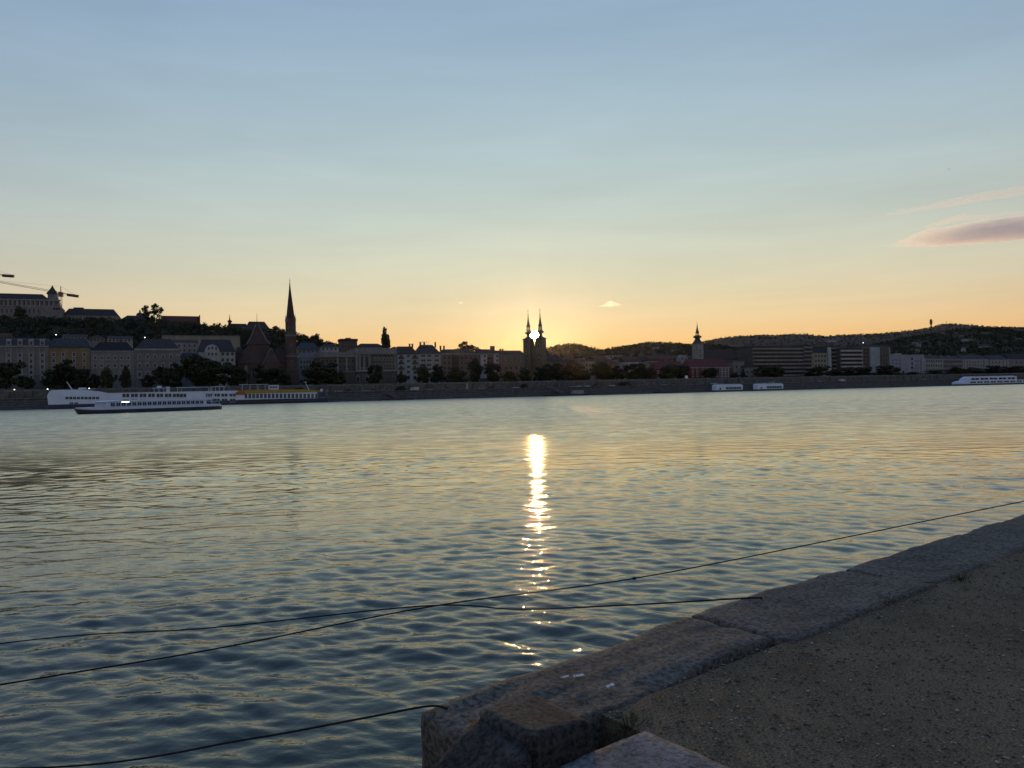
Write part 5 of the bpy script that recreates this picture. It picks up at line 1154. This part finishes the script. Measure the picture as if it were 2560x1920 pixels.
def tour_boat():
    Pa = on_plane(188, 1036, 0); Pb = on_plane(543, 1023, 0); r, L = ship_root('tour_boat', 'low white sightseeing boat passing in front of the cruise ship', Pb, Pa, 'boat')
    # bow points left, so local +x runs to the left; the near side is local +y
    B = 7.0; yn = B/2
    hull(L, B, -.5, 1.0, 7, 1.5, sheer=.5).build('hull', HULLK, r)
    hull(L-.6, B-.1, 1.01, 1.75, 7, 1.5, sheer=.15, flare=.02).build('gunwale', HULLW, r)
    m = MB(); m.box(-L/2+6, L/2-7, -B/2+.5, B/2-.5, 1.76, 3.15); m.build('cabin', HULLW, r)
    m = MB(); m.prism([(-L/2+3.5, 3.16), (-L/2+4.5, 3.45), (-2, 3.75), (L/2-12, 3.7), (L/2-8, 3.45), (L/2-6, 3.16)], -B/2+.3, B/2-.3); m.build('roof', HULLW, r)
    me = window_mesh('plain', HULLW); n = 19
    for i in range(n): inst(me, 'window', r, (-L/2+7+(L-15)*(i+.5)/n, yn-.48, 1.95), ((L-15)/n*.8, 1, 1.0), math.pi)
    MB().tube([(-L/2+4.6, yn-.6, 3.2), (-L/2+3.4, yn-.6, 1.76)], .09, 5).build('stern_rail', HULLW, r); m = MB()
    for t in (-L/2+1.5, -L/2+3.0): m.tube([(t, yn-.4, 1.75), (t, yn-.4, 2.6)], .05, 4)
    m.tube([(-L/2+1.2, yn-.4, 2.6), (-L/2+5.5, yn-.4, 2.6)], .05, 4); m.build('rail', HULLW, r)
    MB().tube([(-L/2+2.2, 0, 1.7), (-L/2+1.8, 0, 4.6)], [.08, .05], 5).build('flag_staff', HULLW, r)
    MB().add([(-L/2+1.82, 0, 4.5), (-L/2+2.0, 0, 3.7), (-L/2+.9, .15, 3.5), (-L/2+.7, .1, 4.2)], [(0, 1, 2, 3)]).build('flag', HULLW, r)
    x = L/2-12.5; MB().box(x-1.1, x+1.1, yn-.499, yn-.40, 3.0, 3.22).build('lit_strip', mat('strip_glow', (1, .98, .95), .5, 0, 1, .5, emit=(1, .97, .92), estr=2.5), r)
tour_boat()
def shuttle(label, xa, xb, d, yb, yt, first):
    Pa = bank(s_pix(xa, 970, d), d); Pb = bank(s_pix(xb, 970, d), d); r, L = ship_root('shuttle_boat', label, Pa, Pb, 'boat'); B = 5; r['group'] = 'shuttle boats on the right'
    H = z_pix(xa, yt, s_pix(xa, yt, d), d); hull(L, B, -.5, 1.1, 3, 1).build('hull', HULLK, r)
    m = MB(); m.prism([(-L/2+.6, 1.11), (-L/2+.8, H-.5), (-L/2+1.5, H), (L/2-2.2, H-.1), (L/2-1.0, H-.7), (L/2-1.4, 1.11)], -B/2+.3, B/2-.3); m.build('cabin', HULLW, r)
    me = window_mesh('plain', HULLW)
    for i in range(6): inst(me, 'window', r, (-L/2+L*.36+(L*.54)*(i+.5)/6, -B/2+.29, 1.5), (L*.54/6*.94, 1, H*.36))
    inst(me, 'window', r, (-L/2+L*.17, -B/2+.29, 1.4), (1.4, 1, H*.3))
    m = MB(); m.box(-L/2+1.6, L/2-2.6, -B/2+.6, B/2-.6, H+.01, H+.22); m.build('roof_rack', HULLW, r)
shuttle('white passenger boat, left of two at the right bank', 1783, 1855, -5, 977, 962, True); shuttle('white passenger boat, right of two at the right bank', 1886, 1956, -5, 976, 960, False)
def right_boat():
    d = -6; xs = (2383, 2650); Pa = bank(s_pix(xs[0], 960, d), d); Pb = bank(s_pix(xs[1], 960, d), d); r, L = ship_root('excursion_boat', 'two deck white excursion boat cut by the right edge', Pb, Pa, 'boat'); B = 9; H = 7.4
    hull(L, B, -.5, 1.2, 10, 2).build('hull', HULLK, r); m = MB(); m.prism([(-L/2+3, 1.21), (-L/2+3, 3.9), (L/2-9, 3.9), (L/2-4.5, 2.9), (L/2-3.5, 1.21)], -B/2+.3, B/2-.3); m.build('lower_deck', HULLW, r)
    m = MB(); m.prism([(-5, 3.91), (-5, H-.6), (0, H), (L/2-18, H), (L/2-14, H-1.2), (L/2-11, 3.91)], -B/2+.8, B/2-.8); m.build('upper_deck', HULLW, r)
    me = window_mesh('plain', HULLW)
    for i in range(14): inst(me, 'window', r, (-L/2+8+(L-22)*(i+.5)/14, B/2-.29, 1.9), ((L-22)/14*.85, 1, 1.3), math.pi)
    for i in range(5): inst(me, 'window', r, (-3.5+(L/2-12)*(i+.5)/5, B/2-.79, 4.5), ((L/2-12)/5*.88, 1, 1.5), math.pi)
    MB().tube([(L/2-8, 0, 2.9), (L/2-8, 0, 6)], .1, 5).build('staff', HULLW, r)
right_boat()
WOOD = mat('pontoon_deck', (.11, .10, .095), .9, .3, 1, .2)
def pontoon(label, xa, xb, d, cabin=None):
    Pa = bank(s_pix(xa, 985, d), d); Pb = bank(s_pix(xb, 985, d), d); r, L = ship_root('landing_pontoon', label, Pa, Pb, 'pontoon'); r['group'] = 'landing pontoons'
    m = MB(); m.loft([[(-L/2+1, -3, -.6), (L/2-1, -3, -.6), (L/2-1, 3, -.6), (-L/2+1, 3, -.6)], [(-L/2, -3.2, 1.0), (L/2, -3.2, 1.0), (L/2, 3.2, 1.0), (-L/2, 3.2, 1.0)]]); m.build('float', HULLK, r)
    MB().box(-L/2+.2, L/2-.2, -3, 3, 1.01, 1.15).build('deck', WOOD, r)
    for i in range(8): MB().box(-L/2+.5+(L-1)*i/7-.05, -L/2+.5+(L-1)*i/7+.05, -2.95, -2.85, 1.16, 2.1).build('rail_post', DARKT, r)
    if cabin: m = MB(); m.box(-L/2+L*cabin[0], -L/2+L*cabin[1], -2, 2, 1.16, 3.3); m.box(-L/2+L*cabin[0]-.3, -L/2+L*cabin[1]+.3, -2.3, 2.3, 3.31, 3.5); m.build('shelter', W['pale'], r)
pontoon('dark landing pontoon right of the cruise ship bow', 950, 1032, -5); pontoon('dark barge pontoon with pale shelter below the twin towers', 1362, 1466, -5, (.66, .90))
def gangway(label, x0, y0, x1, y1, d0, d1):
    a = bank(s_pix(x0, y0, d0), d0); b = bank(s_pix(x1, y1, d1), d1); a.z = LQ+.3; b.z = 1.3; r = empty('gangway', a, 0, label, 'gangway', 'gangways'); v = b-a
    side = v.cross(Vector((0, 0, 1))).normalized()*1.1
    m = MB(); m.add([side, v+side, v-side, -side, side+Vector((0, 0, -.25)), v+side+Vector((0, 0, -.25)), v-side+Vector((0, 0, -.25)), -side+Vector((0, 0, -.25))], [(3, 2, 1, 0), (4, 5, 6, 7), (0, 1, 5, 4), (2, 3, 7, 6)]); m.build('walkway', WOOD, r)
    for sg in (1, -1):
        m = MB(); m.tube([side*sg+Vector((0, 0, 1.1)), v+side*sg+Vector((0, 0, 1.1))], .09, 4)
        for i in range(7): m.tube([side*sg+v*i/6, side*sg+v*i/6+Vector((0, 0, 1.1))], .06, 4)
        m.build('handrail', GREYT, r)
gangway('sloping pale gangway down to the pontoon right of the cruise ship', 953, 975, 995, 990, 6, -2); gangway('pale gangway sloping to the barge below the twin towers', 1368, 965, 1410, 980, 6, -2); gangway('long pale gangway sloping right to the water below the round trees', 1598, 960, 1660, 978, 6, 0.5)
pontoon('little dark pontoon at the foot of the long pale gangway', 1640, 1690, -3.5)

# ------------------------------------------------------------------ cars on the lower quay
PAINT = {n: mat('paint_'+n, c, .3, .06, .5, .5) for n, c in dict(white=(0.372, 0.372, 0.372), silver=(0.186, 0.192, 0.198), black=(0.012, 0.012, 0.014), red=(0.136, 0.019, 0.015), blue=(0.025, 0.043, 0.099), grey=(0.074, 0.074, 0.077)).items()}
def car_meshes():
    out = {}
    prof = [(-2.15, .35), (-2.2, .75), (-2.05, .95), (-1.2, 1.0), (1.0, .98), (1.9, .82), (2.15, .62), (2.15, .35)]
    cab = [(-1.75, .97), (-1.35, 1.42), (.35, 1.45), (1.05, .97)]
    for n, p in PAINT.items(): out['body', n] = MB().prism(prof, -.88, .88).mesh('body', p)
    out['cabin'] = MB().prism(cab, -.76, .76).mesh('cabin', GLASS); out['roof'] = MB().prism([(-1.38, 1.43), (-1.3, 1.49), (.3, 1.5), (.38, 1.45)], -.72, .72)
    out['van'] = {n: MB().prism([(-2.6, .4), (-2.6, 2.1), (1.5, 2.15), (2.2, 1.25), (2.6, 1.0), (2.6, .4)], -.95, .95).mesh('body', p) for n, p in PAINT.items()}
    m = MB(); rings = [[(.33*math.cos(a*.5236)*k, y, .33+.33*math.sin(a*.5236)*k) for a in range(12)] for y, k in ((-.11, .85), (-.1, 1), (.1, 1), (.11, .85))]; m.loft(rings); out['wheel'] = m.mesh('wheel', DARKT)
    return out
CM = car_meshes(); ROOFM = {n: MB().prism([(-1.38, 1.43), (-1.3, 1.49), (.3, 1.5), (.38, 1.45)], -.72, .72).mesh('roof', p) for n, p in PAINT.items()}
def car(label, x, col, d=11.5, van=False):
    s = s_pix(x, 968, d); P = bank(s, d, LQ+.02); r = empty('van' if van else 'parked_car', P, BA+rnd.choice((0, math.pi))+rnd.uniform(-.04, .04), label, 'van' if van else 'car', 'vehicles on the lower quay')
    if van:
        inst(CM['van'][col], 'body', r); inst(window_mesh('plain', PAINT[col]), 'window', r, (1.2, -.96, 1.25), (1.0, 1, .6)); inst(window_mesh('plain', PAINT[col]), 'window', r, (1.2, .96, 1.25), (1.0, 1, .6), math.pi)
    else: inst(CM['body', col], 'body', r); inst(CM['cabin'], 'cabin', r); inst(ROOFM[col], 'roof', r)
    k = 1.65 if van else 1.35
    for wx in (-k, k):
        for wy in (-.8, .8): inst(CM['wheel'], 'wheel', r, (wx, wy, 0))
car('white van parked on the lower quay under the wide strip windows', 1036, 'white', van=True); car('long white van on the lower quay below the white banded block', 2106, 'white', van=True)
CARS = [(846, 'silver', 'pale car behind the cruise ship bow'), (872, 'black', 'black car left of the silver one below the institute'), (914, 'silver', 'silver car parked below the institute windows'), (932, 'grey', 'grey car next to the silver one below the institute'), (1010, 'blue', 'blue car just left of the white van'), (1075, 'silver', 'silver car right of the white van, below plane trees'), (1115, 'grey', 'grey car below the brown brick block'), (1205, 'silver', 'pale car below the lilac apartment house'), (1225, 'black', 'black car beside the pale one below the lilac house'),
 (1290, 'white', 'white car at the left foot of the twin towers on the quay'), (1306, 'silver', 'silver car beside the white one below the twin towers'), (1355, 'grey', 'grey car on the quay right below the twin towers'), (1430, 'silver', 'silver car, leftmost of the row below the lindens'), (1446, 'white', 'white car, second of the row below the lindens'), (1468, 'white', 'white car, third of the row below the lindens'), (1486, 'black', 'black car in the row below the narrow pale house'), (1502, 'red', 'red car in the row right of the black one'), (1531, 'white', 'bright white car near the end of the linden row'), (1552, 'grey', 'grey car at the end of the linden row'),
 (1660, 'silver', 'silver car right of the long gangway'), (1684, 'grey', 'grey car second right of the long gangway'), (1785, 'white', 'white car left behind the left passenger boat'), (1800, 'silver', 'silver car behind the left passenger boat'), (1862, 'grey', 'grey car between the two passenger boats'), (1910, 'silver', 'silver car left behind the right passenger boat'), (1930, 'white', 'white car behind the right passenger boat'), (2050, 'silver', 'silver car on the quay below the beige hipped house'), (2310, 'silver', 'lone silver car below the modern block')]
for x, c, lab in CARS: car(lab, x, c)
def sign_board():
    P = bank(s_pix(1716, 945, 20), 20, GZ); r = empty('sign_board', P, BA, 'small square white sign on posts right of the two dense trees', 'sign'); z0 = z_pix(1716, 946, s_pix(1716, 946, 20), 20)-GZ
    MB().box(-1.1, 1.1, -.06, .06, z0, z0+2.0).build('panel', mat('sign_white', (.75, .78, .76), .5, .05, 2, .4), r)
    for x in (-.9, .9): MB().box(x-.06, x+.06, .07, .16, 0, z0+1.9).build('post', GREYT, r)
sign_board()
def post_marker():
    P = bank(s_pix(1168, 964, 12), 12, LQ); r = empty('advertising_column', P, BA, 'short pale post on the lower quay below the brown brick block', 'post'); MB().lathe(0, 0, [(.55, 0), (.55, 3.2), (.7, 3.25), (.7, 3.5), (.2, 3.9)], 10).build('column', W['white'], r); MB().lathe(0, 0, [(.8, -.02), (.8, .3), (.56, .32)], 10).build('base', W['stone'], r)
post_marker()
def bushes():
    rs = np.random.RandomState(9)
    for x, w, lab in ((1000, 26, 'dark bush on the river slope beside the gangway'), (1310, 20, 'small dark bush on the slope below the twin towers'), (745, 30, 'dark bush behind the cruise ship bow'), (1560, 40, 'low dark bush on the slope left of the long gangway')):
        s = s_pix(x, 975, 7); P = bank(s, 7, LQ); r = empty('bush', P, 0, lab, 'bush', 'bushes on the river slope'); rad = w/2*P.y/F; me, tm = PROTO[('broad', 0)]
        inst(me, 'foliage', r, (0, 0, 0), (rad, rad*.6, 1.5)); inst(tm, 'stem', r, (0, 0, .2), (.6, .6, .9))
bushes()
# ------------------------------------------------------------------ clouds (real volumes far beyond the town)
def cloud_mat(name, dens, aniso=.65):
    m = bpy.data.materials.new(name); m.use_nodes = True; N = m.node_tree.nodes; N.clear(); o = N.new('ShaderNodeOutputMaterial'); v = N.new('ShaderNodeVolumePrincipled')
    v.inputs['Color'].default_value = (.97, 1.0, .95, 1); v.inputs['Density'].default_value = dens; v.inputs['Anisotropy'].default_value = aniso; m.node_tree.links.new(v.outputs[0], o.inputs['Volume']); return m
def cloud(name, label, outline_top, outline_bot, Y, thick, dens, seed, aniso=.65):
    """lens whose upper and lower outline rows follow the photograph at depth Y; thickness tapers to nothing at the rim"""
    rs = np.random.RandomState(seed); x0 = outline_top[0][0]; x1 = outline_top[-1][0]; n = 90; k = 14
    xs = np.linspace(x0, x1, n); yt = np.interp(xs, *zip(*outline_top)); yb = np.interp(xs, *zip(*outline_bot))
    ns = lambda f, p: sum(np.sin(xs/(x1-x0)*f*(1.7**a)+rs.uniform(0, 6))/(1.6**a) for a in range(5))*p
    yt = yt+ns(14, .6)*(yb-yt)*.12; yb = yb+ns(14, .6)*(yb-yt)*.05
    C = at((x0+x1)/2, (yt.mean()+yb.mean())/2, Y); V = []
    for i in range(n):
        for j in range(k+1):
            t = j/k; p = at(xs[i], yt[i]+(yb[i]-yt[i])*t, Y); V.append(tuple(p-C))
    prof = np.array([math.sin(math.pi*j/k)**.8 for j in range(k+1)]); ends = np.array([min(1, i/(n*.25))*min(1, (n-1-i)/(n*.25)) for i in range(n)])**.7
    hgt = (yb-yt); hgt = hgt/hgt.max(); T = thick*np.outer(hgt*ends, prof).ravel()*(1+.15*rs.normal(0, 1, n*(k+1)))
    A = np.array(V); Bk = A.copy(); A[:, 1] -= T*.5+.01; Bk[:, 1] += T*.5+.01
    idx = np.arange(n*(k+1)).reshape(n, k+1); off = n*(k+1); q = lambda I: np.stack([I[:-1, :-1], I[1:, :-1], I[1:, 1:], I[:-1, 1:]], -1).reshape(-1, 4)
    Fq = list(map(list, q(idx)))+[f[::-1] for f in map(list, q(idx+off))]
    b = list(idx[:, 0])+list(idx[-1, 1:])+list(idx[::-1, -1][1:])+list(idx[0, ::-1][1:-1])
    for i in range(len(b)): c = (i+1) % len(b); Fq.append([b[c], b[i], b[i]+off, b[c]+off])
    o = link(bpy.data.objects.new(name, np_mesh(name, np.vstack([A, Bk]), np.array(Fq), cloud_mat(name, dens, aniso)))); o.location = C
    import bmesh
    bm = bmesh.new(); bm.from_mesh(o.data); bmesh.ops.recalc_face_normals(bm, faces=bm.faces); bm.to_mesh(o.data); bm.free()
    return tag(o, label, 'cloud', 'evening clouds')
CY = 9000
cloud('cloud', 'long grey lens shaped cloud with bright rim at the right', [(2190, 614), (2240, 604), (2290, 586), (2340, 570), (2400, 558), (2460, 543), (2560, 538), (2800, 545), (3000, 575)], [(2190, 616), (2240, 619), (2330, 619), (2440, 611), (2560, 599), (2800, 588), (3000, 580)], CY, 800, .0038, 2)
cloud('cloud_wisp', 'thin bright cloud wisp above the grey lens cloud', [(2260, 575), (2330, 558), (2400, 534), (2440, 536), (2520, 530), (2600, 524)], [(2260, 578), (2330, 570), (2400, 553), (2440, 548), (2520, 537), (2600, 527)], CY+400, 260, .0022, 5)
cloud('cloud_veil', 'faint broad veil above the grey lens cloud reaching the right edge', [(2150, 548), (2260, 520), (2400, 492), (2500, 472), (2560, 462), (2760, 440)], [(2150, 552), (2260, 535), (2400, 515), (2500, 498), (2560, 488), (2760, 452)], CY+900, 260, .0018, 8)
cloud('small_cloud', 'small gold edged cloud floating right of the twin towers', [(1494, 765), (1512, 759), (1527, 750), (1540, 756), (1556, 762)], [(1494, 767), (1512, 767.5), (1527, 767), (1540, 765.5), (1556, 764)], CY, 260, .0036, 11)
cloud('small_cloud', 'tiny pale cloud speck floating left of the twin towers', [(1144, 757), (1151, 754.5), (1158, 755)], [(1144, 758), (1151, 759), (1158, 758)], CY, 160, .0020, 14)
def bird():
    P = at(2372, 423, 260); r = empty('bird', P, .4, 'tiny dark bird gliding high above the lens cloud', 'bird'); B = mat('bird_feather', (.05, .05, .055), .8, .2, 3, .2)
    m = MB(); m.tube([(-.28, 0, 0), (-.15, 0, .01), (.05, 0, .02), (.2, 0, .03), (.3, 0, .03)], [.01, .05, .065, .04, .012], 7); m.add([(-.25, 0, 0), (-.42, -.07, 0), (-.42, .07, 0)], [(0, 1, 2)]); m.build('body', B, r)
    for s in (-1, 1):
        MB().add([(.12, s*.04, .02), (.16, s*.3, .09), (.02, s*.62, .05), (-.02, s*.3, .07), (-.06, s*.04, .02), (.12, s*.04, .0), (.02, s*.62, .04), (-.06, s*.04, .0)], [(0, 1, 3, 4), (1, 2, 3), (5, 7, 6)]).build('wing', B, r)
bird()
# ------------------------------------------------------------------ evening haze over the river and town
def haze():
    m = bpy.data.materials.new('haze_air'); m.use_nodes = True; N = m.node_tree.nodes; N.clear(); o = N.new('ShaderNodeOutputMaterial'); v = N.new('ShaderNodeVolumePrincipled')
    v.inputs['Color'].default_value = (.95, .95, .96, 1); v.inputs['Density'].default_value = HAZE_D; v.inputs['Anisotropy'].default_value = HAZE_G; m.node_tree.links.new(v.outputs[0], o.inputs['Volume'])
    b = MB().box(-3200, 3200, -480, 3000, -2.4, 182).build('haze', m); tag(b, 'thin warm evening haze over river and town', 'haze', kind='stuff')
HAZE_D, HAZE_G = 3.4e-6, .93
haze()
